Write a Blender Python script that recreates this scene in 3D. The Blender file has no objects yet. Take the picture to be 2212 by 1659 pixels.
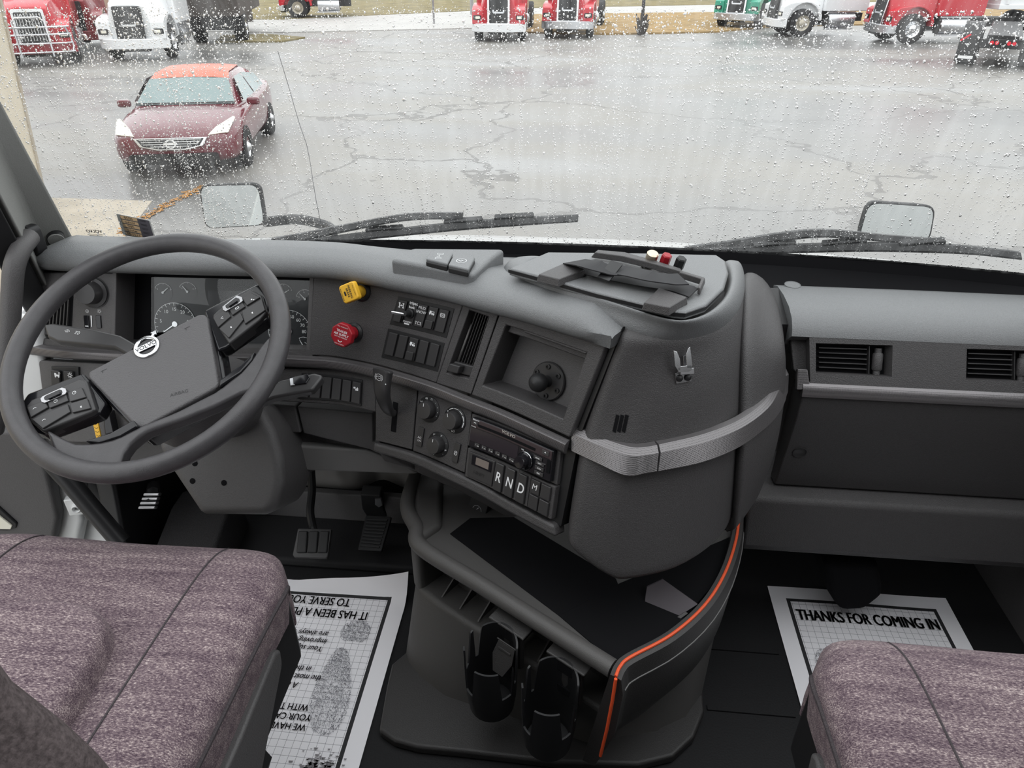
import bpy, bmesh, math, random
import numpy as np
from mathutils import Vector as V, Matrix, noise as mnoise
random.seed(7)
PI = math.pi
sc = bpy.context.scene
COL = sc.collection
# ---------------------------------------------------------------- camera, sky, light, exposure
FPX, CX, CY = 1533.0, 1106.0, 829.5
YAW, PITCH = math.radians(5.5), math.radians(31.3)
EYE = V((0, 0, 1.4))
FW = V((-math.sin(YAW)*math.cos(PITCH), math.cos(YAW)*math.cos(PITCH), -math.sin(PITCH)))
RT = V((math.cos(YAW), math.sin(YAW), 0))
UP = RT.cross(FW)
GZ = -1.6                                       # level of the parking lot below the cab floor
cam = bpy.data.objects.new('camera', bpy.data.cameras.new('camera'))
COL.objects.link(cam); sc.camera = cam
cam.data.sensor_width = 36; cam.data.lens = FPX/2212*36
cam.data.clip_start = .02; cam.data.clip_end = 400
cam.matrix_world = Matrix.Translation(EYE) @ Matrix((RT, UP, -FW)).transposed().to_4x4()
sc.view_settings.view_transform = 'Standard'; sc.view_settings.look = 'None'
sc.view_settings.gamma = 1; sc.view_settings.use_curve_mapping = False
sc.view_settings.exposure = 0.0
sc.cycles.caustics_refractive = False; sc.cycles.caustics_reflective = False
sc.cycles.max_bounces = 10; sc.cycles.transparent_max_bounces = 16
wd = bpy.data.worlds.new('overcast_sky'); sc.world = wd; wd.use_nodes = True
wn = wd.node_tree.nodes; wl = wd.node_tree.links
bgn = wn['Background']
tcn = wn.new('ShaderNodeTexCoord'); sx = wn.new('ShaderNodeSeparateXYZ'); rp = wn.new('ShaderNodeMapRange')
rp.inputs['From Min'].default_value = -.1; rp.inputs['From Max'].default_value = 1
rp.inputs['To Min'].default_value = .75; rp.inputs['To Max'].default_value = 1.25
ns = wn.new('ShaderNodeTexNoise'); ns.inputs['Scale'].default_value = 2.2; ns.inputs['Detail'].default_value = 3
mlt = wn.new('ShaderNodeMath'); mlt.operation = 'MULTIPLY_ADD'; mlt.inputs[1].default_value = .35
wl.new(tcn.outputs['Generated'], sx.inputs[0]); wl.new(sx.outputs['Z'], rp.inputs['Value'])
wl.new(tcn.outputs['Generated'], ns.inputs['Vector'])
wl.new(ns.outputs['Fac'], mlt.inputs[0]); wl.new(rp.outputs[0], mlt.inputs[2])
mx = wn.new('ShaderNodeMath'); mx.operation = 'MULTIPLY'; mx.inputs[1].default_value = 1.75
wl.new(mlt.outputs[0], mx.inputs[0]); wl.new(mx.outputs[0], bgn.inputs['Strength'])
bgn.inputs['Color'].default_value = (.965, .985, 1, 1)

# ---------------------------------------------------------------- helpers
def ray(u, v): return FW + RT*((u-CX)/FPX) - UP*((v-CY)/FPX)
def at(u, v, z=None, y=None, x=None, pl=None):
    """the point of a real plane (level z, distance y, side x, or (point, normal)) that is seen at this place of the photograph"""
    d = ray(u, v)
    if z is not None: t = (z-EYE.z)/d.z
    elif y is not None: t = (y-EYE.y)/d.y
    elif x is not None: t = (x-EYE.x)/d.x
    else: t = (pl[0]-EYE).dot(pl[1])/d.dot(pl[1])
    return EYE + d*t
def fr(o, x, n):
    """frame: origin o, x along x, z along n"""
    n = V(n).normalized(); x = V(x); x = (x - n*x.dot(n)).normalized(); y = n.cross(x)
    m = Matrix((x, y, n)).transposed().to_4x4(); m.translation = o
    return m
def crom(pts, n):
    """smooth curve through points"""
    P = [V(p) for p in pts]; out = []
    for i in range(len(P)-1):
        a = P[i-1] if i else P[i]*2-P[i+1]; b = P[i]; c = P[i+1]; d = P[i+2] if i+2 < len(P) else P[i+1]*2-P[i]
        for k in range(n):
            t = k/n
            out.append(.5*((2*b)+(c-a)*t+(2*a-5*b+4*c-d)*t*t+(3*b-a-3*c+d)*t**3))
    out.append(P[-1]); return out
def rrect(w, h, r, n=4, cx=0, cy=0):
    o = []
    for sx_, sy_, a0 in ((1, 1, 0), (-1, 1, 90), (-1, -1, 180), (1, -1, 270)):
        for k in range(n+1):
            a = math.radians(a0+90*k/n)
            o.append((cx+sx_*(w/2-r)+r*math.cos(a), cy+sy_*(h/2-r)+r*math.sin(a)))
    return o
def circ(r, n=24, cx=0, cy=0, a0=0, a1=360):
    full = abs(a1-a0) >= 360
    m = n if full else n+1
    return [(cx+r*math.cos(math.radians(a0+(a1-a0)*k/n)), cy+r*math.sin(math.radians(a0+(a1-a0)*k/n))) for k in range(m)]
I4 = Matrix.Identity(4)
_txt = {}
def text_geo(s, bold=0, shear=0):
    k = (s, bold, shear)
    if k not in _txt:
        cu = bpy.data.curves.new('t', 'FONT'); cu.body = s; cu.size = 1; cu.align_x = 'CENTER'; cu.align_y = 'CENTER'
        cu.offset = bold; cu.shear = shear; cu.resolution_u = 3
        o = bpy.data.objects.new('t', cu); COL.objects.link(o)
        dg = bpy.context.evaluated_depsgraph_get()
        me = bpy.data.meshes.new_from_object(o.evaluated_get(dg))
        _txt[k] = ([v.co.copy() for v in me.vertices], [tuple(p.vertices) for p in me.polygons])
        bpy.data.objects.remove(o); bpy.data.curves.remove(cu); bpy.data.meshes.remove(me)
    return _txt[k]
def skin_of(o):
    from mathutils.bvhtree import BVHTree
    dg = bpy.context.evaluated_depsgraph_get(); dg.update(); e = o.evaluated_get(dg); me = e.to_mesh()
    b = BVHTree.FromPolygons([e.matrix_world @ v.co for v in me.vertices], [tuple(p.vertices) for p in me.polygons]); e.to_mesh_clear(); return b
def on_skin(b, u, v, off=0):
    h, n, _, _ = b.ray_cast(EYE, ray(u, v).normalized())
    if h is None: return None, None
    if n.dot(h-EYE) > 0: n = -n
    return h+n*off, n
class MB:
    def __init__(s): s.v = []; s.f = []
    def add(s, vs, fs, M=None):
        b = len(s.v)
        s.v += [tuple(M @ V(q)) for q in vs] if M is not None else [tuple(q) for q in vs]
        s.f += [tuple(i+b for i in f) for f in fs]; return s
    def box(s, M, sx_, sy_, sz_, c=(0, 0, 0)):
        x, y, z = c; a, b, d = sx_/2, sy_/2, sz_/2
        vs = [(x+i*a, y+j*b, z+k*d) for k in (-1, 1) for j in (-1, 1) for i in (-1, 1)]
        return s.add(vs, [(0, 2, 3, 1), (4, 5, 7, 6), (0, 1, 5, 4), (2, 6, 7, 3), (0, 4, 6, 2), (1, 3, 7, 5)], M)
    def bx(s, lo, hi):
        return s.box(I4, hi[0]-lo[0], hi[1]-lo[1], hi[2]-lo[2], ((lo[0]+hi[0])/2, (lo[1]+hi[1])/2, (lo[2]+hi[2])/2))
    def prism(s, M, poly, z0, z1, top=None):
        """2-D outline between heights z0 and z1 of a frame; top: another outline for the z1 face"""
        n = len(poly); tp = top or poly
        vs = [(p[0], p[1], z0) for p in poly]+[(p[0], p[1], z1) for p in tp]
        fs = [tuple(range(n-1, -1, -1)), tuple(range(n, 2*n))]+[(i, (i+1) % n, n+(i+1) % n, n+i) for i in range(n)]
        return s.add(vs, fs, M)
    def rings(s, R, cap=True, closed=False, loop=True):
        """loft through rings of equal length"""
        b = len(s.v); n = len(R[0]); m = len(R)
        for r in R: s.v += [tuple(q) for q in r]
        for i in range(m if closed else m-1):
            for j in range(n if loop else n-1):
                a, c = b+i*n, b+((i+1) % m)*n
                s.f.append((a+j, a+(j+1) % n, c+(j+1) % n, c+j))
        if cap and not closed:
            s.f.append(tuple(b+j for j in range(n-1, -1, -1))); s.f.append(tuple(b+(m-1)*n+j for j in range(n)))
        return s
    def tube(s, pts, r, n=10, cap=True, closed=False):
        P = [V(p) for p in pts]; m = len(P); R = []
        rs = r if isinstance(r, (list, tuple)) else [r]*m
        up = None
        for i in range(m):
            if closed: t = P[(i+1) % m]-P[i-1]
            else: t = P[min(i+1, m-1)]-P[max(i-1, 0)]
            t.normalize()
            if up is None: up = t.orthogonal()
            up = (up-t*up.dot(t)).normalized(); w = t.cross(up)
            R.append([P[i]+(up*math.cos(2*PI*k/n)+w*math.sin(2*PI*k/n))*rs[i] for k in range(n)])
        return s.rings(R, cap, closed)
    def lathe(s, M, prof, n=28, a0=0, a1=360):
        """profile of (r, z) about the frame's z"""
        R = []
        full = a1-a0 >= 360
        for k in range(n if full else n+1):
            a = math.radians(a0+(a1-a0)*k/n)
            R.append([M @ V((r*math.cos(a), r*math.sin(a), z)) for r, z in prof])
        return s.rings(R, cap=False, closed=full, loop=False)
    def grid(s, rows):
        b = len(s.v); n = len(rows[0])
        for r in rows: s.v += [tuple(q) for q in r]
        for i in range(len(rows)-1):
            for j in range(n-1):
                a = b+i*n+j; s.f.append((a, a+1, a+n+1, a+n))
        return s
    def stroke(s, M, pts, w, z=0, closed=False):
        """flat line of width w in a frame"""
        P = [V((p[0], p[1])) for p in pts]; m = len(P); L = []; R = []
        for i in range(m):
            if closed: t = P[(i+1) % m]-P[i-1]
            else: t = P[min(i+1, m-1)]-P[max(i-1, 0)]
            t = t.normalized() if t.length > 1e-9 else V((1, 0)); q = V((-t.y, t.x))*w/2
            L.append((P[i].x+q.x, P[i].y+q.y, z)); R.append((P[i].x-q.x, P[i].y-q.y, z))
        fs = [(m+i, m+(i+1) % m, (i+1) % m, i) for i in range(m if closed else m-1)]
        return s.add(L+R, fs, M)
    def text(s, M, t, size, z=0, bold=0, shear=0, cx=0, cy=0, sx_=1, rot=0):
        vs, fs = text_geo(t, bold, shear)
        T = M @ Matrix.Translation((cx, cy, z)) @ Matrix.Rotation(rot, 4, 'Z') @ Matrix.Diagonal((size*sx_, size, 1, 1))
        return s.add(vs, fs, T)
    def flat(s, M, poly, z=0):
        return s.add([(p[0], p[1], z) for p in poly], [tuple(range(len(poly)))], M)
    def build(s, name, mat, parent=None, bevel=0, sub=0, seg=2, ang=35, smooth=True, weld=False, fix=True):
        me = bpy.data.meshes.new(name)
        me.from_pydata(s.v, [], s.f)
        if weld or fix:
            bm = bmesh.new(); bm.from_mesh(me)
            if weld: bmesh.ops.remove_doubles(bm, verts=bm.verts, dist=1e-5)
            if fix: bmesh.ops.recalc_face_normals(bm, faces=bm.faces)
            bm.to_mesh(me); bm.free()
        me.update()
        if isinstance(mat, str): mat = M_[mat]
        me.materials.append(mat)
        if smooth:
            me.shade_smooth()
            if not sub: me.set_sharp_from_angle(angle=math.radians(ang))
        o = bpy.data.objects.new(name, me); COL.objects.link(o)
        if parent is not None:
            o.parent = parent
            if parent.type == 'EMPTY' and not parent.get('local'): o.matrix_parent_inverse = Matrix.Translation(-parent.location)
        if bevel:
            b = o.modifiers.new('bevel', 'BEVEL'); b.width = bevel; b.segments = seg; b.limit_method = 'ANGLE'; b.angle_limit = math.radians(40); b.harden_normals = True
        if sub:
            m = o.modifiers.new('subdivision', 'SUBSURF'); m.levels = sub; m.render_levels = sub
        return o
def tag(o, label=None, cat=None, group=None, kind=None):
    if label: o['label'] = label
    if cat: o['category'] = cat
    if group: o['group'] = group
    if kind: o['kind'] = kind
    return o
def thing(name, loc, label, cat, group=None, rz=None):
    """an Empty at a thing's base; rz given: its parts are built in its own frame, else in world coordinates"""
    o = bpy.data.objects.new(name, None); COL.objects.link(o); o.location = loc; o.empty_display_size = .05
    if rz is not None: o.rotation_euler = (0, 0, rz); o['local'] = 1
    return tag(o, label, cat, group)
def dup(root, loc, rz, label=None, group=None):
    def cp(o, par):
        c = o.copy(); COL.objects.link(c)
        if par: c.parent = par
        for ch in list(o.children): cp(ch, c)
        return c
    r = cp(root, None); r.location = loc; r.rotation_euler = (0, 0, rz)
    if label: r['label'] = label
    if group: r['group'] = group
    return r

# ---------------------------------------------------------------- materials
M_ = {}
def mat(name, col, rough=.5, metal=0, bump=0, bscale=300, var=0, vscale=20, spec=.5, coat=0, stretch=None, trans=0, ior=1.45, emit=0):
    m = bpy.data.materials.new(name); m.use_nodes = True; nt = m.node_tree; b = nt.nodes['Principled BSDF']
    b.inputs['Base Color'].default_value = (*col, 1); b.inputs['Roughness'].default_value = rough; b.inputs['Metallic'].default_value = metal
    b.inputs['Specular IOR Level'].default_value = spec; b.inputs['Coat Weight'].default_value = coat
    b.inputs['Transmission Weight'].default_value = trans; b.inputs['IOR'].default_value = ior
    if emit: b.inputs['Emission Color'].default_value = (*col, 1); b.inputs['Emission Strength'].default_value = emit
    tc = nt.nodes.new('ShaderNodeTexCoord'); src = tc.outputs['Object']
    if stretch:
        mp = nt.nodes.new('ShaderNodeMapping'); mp.inputs['Scale'].default_value = stretch; nt.links.new(src, mp.inputs[0]); src = mp.outputs[0]
    if var:
        n = nt.nodes.new('ShaderNodeTexNoise'); n.inputs['Scale'].default_value = vscale; n.inputs['Detail'].default_value = 5
        nt.links.new(src, n.inputs['Vector'])
        r = nt.nodes.new('ShaderNodeMapRange'); r.inputs['From Min'].default_value = .3; r.inputs['From Max'].default_value = .7
        r.inputs['To Min'].default_value = 1-var; r.inputs['To Max'].default_value = 1+var
        nt.links.new(n.outputs['Fac'], r.inputs[0])
        x = nt.nodes.new('ShaderNodeMix'); x.data_type = 'RGBA'; x.blend_type = 'MULTIPLY'; x.inputs['Factor'].default_value = 1
        x.inputs['A'].default_value = (*col, 1); nt.links.new(r.outputs[0], x.inputs['B']); nt.links.new(x.outputs['Result'], b.inputs['Base Color'])
    if bump:
        n = nt.nodes.new('ShaderNodeTexNoise'); n.inputs['Scale'].default_value = bscale; n.inputs['Detail'].default_value = 2
        nt.links.new(src, n.inputs['Vector'])
        bp = nt.nodes.new('ShaderNodeBump'); bp.inputs['Strength'].default_value = bump; bp.inputs['Distance'].default_value = .002
        nt.links.new(n.outputs['Fac'], bp.inputs['Height']); nt.links.new(bp.outputs[0], b.inputs['Normal'])
    M_[name] = m; return m
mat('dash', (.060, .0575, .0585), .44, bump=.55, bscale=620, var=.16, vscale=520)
mat('dash_top_lit', (.165, .170, .174), .43, bump=.5, bscale=620, var=.12, vscale=520)  # lighter copy of the dash plastic, windshield light put into its colour
mat('dash_low', (.080, .077, .078), .5, bump=.35, bscale=520, var=.06, vscale=300)
mat('console_grey', (.075, .072, .070), .5, bump=.2, bscale=600)
mat('console_dark', (.036, .0345, .034), .48, bump=.3, bscale=600)
mat('grey_plastic', (.16, .156, .153), .5, bump=.15, bscale=600)
mat('pillar_grey', (.22, .222, .212), .6, bump=.3, bscale=400)
mat('black', (.012, .012, .013), .42)
mat('black_matt', (.006, .006, .007), .9, spec=.15)
mat('gloss', (.010, .010, .012), .12)
mat('switch', (.035, .034, .035), .38)
mat('rubber', (.016, .016, .017), .55, bump=.15, bscale=150)
mat('wheel_skin', (.052, .050, .053), .36, bump=.2, bscale=700, var=.1, vscale=60)
mat('pad_skin', (.085, .082, .085), .5, bump=.6, bscale=420)
mat('chrome', (.75, .76, .78), .18, 1)
mat('silver', (.6, .61, .63), .32, 1)
mat('steel', (.38, .38, .39), .35, 1)
mat('ink', (.015, .015, .017), .7)
mat('print_white', (.82, .83, .84), .5)
mat('yellow', (.80, .45, .035), .38, var=.06, vscale=60)
mat('red', (.33, .013, .022), .33)
mat('orange', (.78, .10, .03), .45)
mat('webbing', (.018, .018, .02), .75, bump=.8, bscale=1.0)
mat('carpet', (.02, .019, .02), .95, bump=.8, bscale=500, var=.25, vscale=300)
mat('mat_black', (.010, .010, .011), .6, bump=.25, bscale=250, spec=.3)
mat('light_block_trim', (.07, .068, .066), .8)  # dark finish of the added light-blocking walls, cuts bounced light
mat('white_paint', (.72, .73, .73), .22, coat=.6)
mat('liner_grey', (.20, .192, .185), .62, bump=.15, bscale=300)
def nodes(name):
    m = bpy.data.materials.new(name); m.use_nodes = True; M_[name] = m
    nt = m.node_tree; return m, nt, nt.nodes['Principled BSDF'], nt.nodes, nt.links
def N(nt, kind, **kw):
    n = nt.nodes.new(kind)
    for k, v in kw.items():
        if k in n.inputs: n.inputs[k].default_value = v
        else: setattr(n, k, v)
    return n
def math_(nt, op, a, b=None, c=None):
    n = nt.nodes.new('ShaderNodeMath'); n.operation = op
    for i, x in enumerate((a, b, c)):
        if x is None: continue
        if isinstance(x, (int, float)): n.inputs[i].default_value = x
        else: nt.links.new(x, n.inputs[i])
    return n.outputs[0]
def ramp(nt, fac, stops):
    r = nt.nodes.new('ShaderNodeValToRGB'); e = r.color_ramp.elements
    while len(e) < len(stops): e.new(.5)
    for i, (p, c) in enumerate(stops): e[i].position = p; e[i].color = (*c, 1)
    nt.links.new(fac, r.inputs[0]); return r.outputs[0]
# heathered seat cloth
m, nt, b, n_, l_ = nodes('cloth')
tc = N(nt, 'ShaderNodeTexCoord'); mp = N(nt, 'ShaderNodeMapping'); mp.inputs['Scale'].default_value = (230, 640, 640)
l_.new(tc.outputs['Object'], mp.inputs[0])
n1 = N(nt, 'ShaderNodeTexNoise', Scale=1.0, Detail=3.0, Roughness=.7); l_.new(mp.outputs[0], n1.inputs['Vector'])
mp2 = N(nt, 'ShaderNodeMapping'); mp2.inputs['Scale'].default_value = (6, 60, 60); l_.new(tc.outputs['Object'], mp2.inputs[0])
n2 = N(nt, 'ShaderNodeTexNoise', Scale=1.0, Detail=2.0); l_.new(mp2.outputs[0], n2.inputs['Vector'])
fz = math_(nt, 'ADD', math_(nt, 'MULTIPLY', n1.outputs['Fac'], .78), math_(nt, 'MULTIPLY', n2.outputs['Fac'], .22))
l_.new(ramp(nt, fz, [(.35, (.045, .028, .040)), (.47, (.115, .082, .097)), (.56, (.215, .165, .172)), (.67, (.52, .44, .42))]), b.inputs['Base Color'])
b.inputs['Roughness'].default_value = .95; b.inputs['Specular IOR Level'].default_value = .15
b.inputs['Sheen Weight'].default_value = .04
bp = N(nt, 'ShaderNodeBump', Strength=.5, Distance=.002); l_.new(n1.outputs['Fac'], bp.inputs['Height']); l_.new(bp.outputs[0], b.inputs['Normal'])
mat('velour', (.085, .070, .070), .95, bump=.5, bscale=300, var=.35, vscale=180, spec=.1)
mat('cloth_edge', (.06, .052, .056), .9, bump=.4, bscale=500, var=.3, vscale=500, spec=.2)
# silver trim with rows of fine punched dots
m, nt, b, n_, l_ = nodes('perforated')
tc = N(nt, 'ShaderNodeTexCoord'); vo = N(nt, 'ShaderNodeTexVoronoi', Scale=480.0, Randomness=.12); l_.new(tc.outputs['Object'], vo.inputs['Vector'])
l_.new(ramp(nt, vo.outputs['Distance'], [(.22, (.035, .033, .034)), (.36, (.16, .152, .155))]), b.inputs['Base Color'])
b.inputs['Metallic'].default_value = .6; b.inputs['Roughness'].default_value = .28
bp = N(nt, 'ShaderNodeBump', Strength=.3, Distance=.001); l_.new(vo.outputs['Distance'], bp.inputs['Height']); l_.new(bp.outputs[0], b.inputs['Normal'])
# paper floor mat: fine printed grid inside the margin (UV in metres)
m, nt, b, n_, l_ = nodes('paper')
uv = N(nt, 'ShaderNodeUVMap'); sp = N(nt, 'ShaderNodeSeparateXYZ'); l_.new(uv.outputs[0], sp.inputs[0])
def line(c, per, w):
    f = math_(nt, 'FRACT', math_(nt, 'DIVIDE', c, per)); return math_(nt, 'LESS_THAN', f, w/per)
g = math_(nt, 'MAXIMUM', line(sp.outputs[0], .0165, .0007), line(sp.outputs[1], .0165, .0007))
inx = math_(nt, 'COMPARE', sp.outputs[0], .22, .173); iny = math_(nt, 'COMPARE', sp.outputs[1], .30, .253)
g = math_(nt, 'MULTIPLY', g, math_(nt, 'MULTIPLY', inx, iny))
inx2 = math_(nt, 'COMPARE', sp.outputs[0], .22, .182); iny2 = math_(nt, 'COMPARE', sp.outputs[1], .30, .262)
fr_ = math_(nt, 'SUBTRACT', math_(nt, 'MULTIPLY', inx2, iny2), math_(nt, 'MULTIPLY', inx, iny))
x1 = N(nt, 'ShaderNodeMix', data_type='RGBA'); x1.inputs['A'].default_value = (.86, .85, .88, 1); x1.inputs['B'].default_value = (.16, .16, .18, 1); l_.new(g, x1.inputs['Factor'])
x2 = N(nt, 'ShaderNodeMix', data_type='RGBA'); x2.inputs['B'].default_value = (.02, .02, .022, 1); l_.new(fr_, x2.inputs['Factor']); l_.new(x1.outputs['Result'], x2.inputs['A'])
l_.new(x2.outputs['Result'], b.inputs['Base Color']); b.inputs['Roughness'].default_value = .8
# wet asphalt
m, nt, b, n_, l_ = nodes('asphalt')
tc = N(nt, 'ShaderNodeTexCoord')
a1 = N(nt, 'ShaderNodeTexNoise', Scale=.22, Detail=4.0); mp = N(nt, 'ShaderNodeMapping'); mp.inputs['Scale'].default_value = (.45, 1.5, 1); mp.inputs['Rotation'].default_value = (0, 0, .15)
l_.new(tc.outputs['Object'], mp.inputs[0]); l_.new(mp.outputs[0], a1.inputs['Vector'])
a2 = N(nt, 'ShaderNodeTexNoise', Scale=60.0, Detail=3.0); l_.new(tc.outputs['Object'], a2.inputs['Vector'])
vo = N(nt, 'ShaderNodeTexVoronoi', Scale=.16, feature='DISTANCE_TO_EDGE')
a3 = N(nt, 'ShaderNodeTexNoise', Scale=.8, Detail=4.0); l_.new(tc.outputs['Object'], a3.inputs['Vector'])
vm = N(nt, 'ShaderNodeMix', data_type='VECTOR'); vm.inputs['Factor'].default_value = .12
l_.new(mp.outputs[0], vm.inputs['A']); l_.new(a3.outputs['Color'], vm.inputs['B'])
ad = N(nt, 'ShaderNodeVectorMath', operation='ADD'); sc3 = N(nt, 'ShaderNodeVectorMath', operation='SCALE'); sc3.inputs['Scale'].default_value = 1.6
l_.new(a3.outputs['Color'], sc3.inputs[0]); l_.new(tc.outputs['Object'], ad.inputs[0]); l_.new(sc3.outputs[0], ad.inputs[1]); l_.new(ad.outputs[0], vo.inputs['Vector'])
crack = math_(nt, 'LESS_THAN', vo.outputs['Distance'], .006)
ca = ramp(nt, a1.outputs['Fac'], [(.3, (.135, .132, .128)), (.45, (.20, .194, .185)), (.55, (.24, .228, .208)), (.68, (.30, .297, .292))])
x0 = N(nt, 'ShaderNodeMix', data_type='RGBA', blend_type='MULTIPLY'); x0.inputs['Factor'].default_value = .35; l_.new(ca, x0.inputs['A'])
l_.new(ramp(nt, a2.outputs['Fac'], [(.3, (.6, .6, .6)), (.7, (1.2, 1.2, 1.2))]), x0.inputs['B'])
x1 = N(nt, 'ShaderNodeMix', data_type='RGBA'); l_.new(math_(nt, 'MULTIPLY', crack, .55), x1.inputs['Factor']); l_.new(x0.outputs['Result'], x1.inputs['A']); x1.inputs['B'].default_value = (.07, .065, .06, 1)
l_.new(x1.outputs['Result'], b.inputs['Base Color'])
rr = N(nt, 'ShaderNodeMapRange'); rr.inputs['From Min'].default_value = .35; rr.inputs['From Max'].default_value = .65; rr.inputs['To Min'].default_value = .3; rr.inputs['To Max'].default_value = .62
l_.new(a1.outputs['Fac'], rr.inputs[0]); l_.new(rr.outputs[0], b.inputs['Roughness'])
bp = N(nt, 'ShaderNodeBump', Strength=.12, Distance=.01); l_.new(a2.outputs['Fac'], bp.inputs['Height']); l_.new(bp.outputs[0], b.inputs['Normal'])
mat('concrete', (.42, .37, .30), .7, var=.12, vscale=3)
mat('grass_dry', (.30, .20, .085), .95, var=.3, vscale=2.5)
mat('grass_green', (.19, .155, .07), .95, var=.3, vscale=1.5)
mat('road', (.42, .41, .39), .7, var=.08, vscale=1)
mat('leaves', (.42, .20, .05), .9, var=.5, vscale=30)
mat('stucco', (.62, .56, .45), .8, var=.06, vscale=3)
mat('brown_trim', (.38, .31, .23), .7)
mat('truck_red', (.50, .014, .028), .25, coat=.5)
mat('truck_dark_red', (.28, .012, .022), .3, coat=.4)
mat('truck_white', (.74, .75, .76), .25, coat=.5)
mat('truck_green', (.02, .30, .19), .3, coat=.4)
mat('car_maroon', (.125, .012, .022), .22, coat=.7, var=.1, vscale=2)
mat('car_roof', (.60, .12, .06), .35, var=.15, vscale=4)
mat('window_glass', (.20, .265, .265), .08, spec=.8)  # base colour lightened to stand for the reflected sky
mat('tyre', (.018, .018, .019), .75)
mat('rim_dirty', (.48, .44, .36), .5, .3)
mat('plate_white', (.8, .8, .8), .4)
mat('amber', (.75, .22, .02), .3)
mat('lamp_red', (.7, .02, .04), .25)
mat('lens', (.75, .73, .62), .12, coat=.5)
mat('bark', (.075, .065, .058), .9)
# mirrored glass, clear lens over the dials, windscreen, rain
mat('mirror_glass', (.82, .86, .86), .03, 1)
def glassy(name, haze):
    m = bpy.data.materials.new(name); m.use_nodes = True; M_[name] = m; nt = m.node_tree; nt.nodes.clear()
    out = nt.nodes.new('ShaderNodeOutputMaterial'); tr = N(nt, 'ShaderNodeBsdfTransparent', Color=(.97, .985, .98, 1))
    gl = N(nt, 'ShaderNodeBsdfGlossy', Roughness=.02); fr0 = N(nt, 'ShaderNodeFresnel', IOR=1.45)
    mx1 = nt.nodes.new('ShaderNodeMixShader'); L = nt.links
    L.new(math_(nt, 'MULTIPLY', fr0.outputs[0], .8), mx1.inputs[0]); L.new(tr.outputs[0], mx1.inputs[1]); L.new(gl.outputs[0], mx1.inputs[2])
    if not haze: L.new(mx1.outputs[0], out.inputs[0]); return
    tl = N(nt, 'ShaderNodeBsdfTranslucent', Color=(.93, .95, .95, 1)); tc = N(nt, 'ShaderNodeTexCoord')
    mp = N(nt, 'ShaderNodeMapping'); mp.inputs['Scale'].default_value = (38, 4, 5); L.new(tc.outputs['Object'], mp.inputs[0])
    no = N(nt, 'ShaderNodeTexNoise', Scale=1.0, Detail=5.0, Roughness=.65); L.new(mp.outputs[0], no.inputs['Vector'])
    sp = N(nt, 'ShaderNodeSeparateXYZ'); L.new(tc.outputs['Object'], sp.inputs[0])
    r1 = N(nt, 'ShaderNodeMapRange'); r1.inputs['From Min'].default_value = .42; r1.inputs['From Max'].default_value = .75; r1.inputs['To Min'].default_value = .012; r1.inputs['To Max'].default_value = .11; L.new(no.outputs['Fac'], r1.inputs[0])
    mx2 = nt.nodes.new('ShaderNodeMixShader'); L.new(r1.outputs[0], mx2.inputs[0]); L.new(mx1.outputs[0], mx2.inputs[1]); L.new(tl.outputs[0], mx2.inputs[2]); L.new(mx2.outputs[0], out.inputs[0])
glassy('windscreen', True); glassy('clear_lens', False)
m = bpy.data.materials.new('rain'); m.use_nodes = True; M_['rain'] = m; nt = m.node_tree; nt.nodes.clear()
out = nt.nodes.new('ShaderNodeOutputMaterial'); gb = N(nt, 'ShaderNodeBsdfGlass', IOR=1.333, Roughness=0.0); nt.links.new(gb.outputs[0], out.inputs[0])
# ================================================================ the lot outside
def st(o): return tag(o, kind='structure')
st(MB().add([(-90, -8, GZ), (90, -8, GZ), (90, 120, GZ), (-90, 120, GZ)], [(0, 1, 2, 3)]).build('ground_asphalt', 'asphalt', fix=False))
def strip(name, px, m, h, kind='structure', zoff=.0):
    """a low slab on the ground whose outline is given in the photograph"""
    P = [at(u, v, z=GZ) for u, v in px]
    o = MB().prism(Matrix.Translation((0, 0, GZ)), [(p.x, p.y) for p in P], -.05, h).build(name, m)
    return tag(o, kind=kind)
def flatxy(name, pts, m, h):
    return tag(MB().prism(Matrix.Translation((0, 0, GZ)), pts, -.05, h).build(name, m), kind='structure')
flatxy('ground_concrete_apron', [(-40, -6), (-6.6, -6), (-5.45, 7.6), (-6.0, 9.35), (-40, 9.5)], 'concrete', .012)
# verges and the street beyond the lot
flatxy('ground_verge_brown', [(-3.2, 34.2), (1, 33.8), (5.5, 35.2), (9, 38.5), (60, 52), (60, 60), (-3.5, 44.6)], 'grass_dry', .06)
flatxy('ground_street', [(-60, 34.2), (-13, 33.4), (-3.5, 36.8), (-3.5, 44.7), (60, 60), (60, 74), (-3.5, 50), (-16, 39.8), (-60, 41)], 'road', .03)
flatxy('ground_verge_far', [(-60, 41), (-16, 39.8), (-3.5, 50), (60, 74), (60, 110), (-60, 110)], 'grass_green', .05)
flatxy('ground_verge_left', [(-14.4, 29.2), (-11.9, 29.6), (-11.5, 31.2), (-13.6, 32.4), (-15.2, 31.6)], 'grass_green', .05)
lv = MB(); r = random.Random(3)
for i in range(260):
    t = r.random(); px_ = 262+(440-262)*t+r.gauss(0, 5)*(1.4-t); py_ = 508-(508-402)*t**.8+r.gauss(0, 3)
    p = at(px_, py_, z=GZ+.014); a = r.random()*6; s = .025+.03*r.random()
    lv.flat(Matrix.Translation(p) @ Matrix.Rotation(a, 4, 'Z'), [(-s, 0), (0, -s*.5), (s, 0), (0, s*.5)])
tag(lv.build('fallen_leaves', 'leaves'), 'strip of orange fallen leaves along the edge of the concrete apron', 'leaves', kind='stuff')
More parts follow.
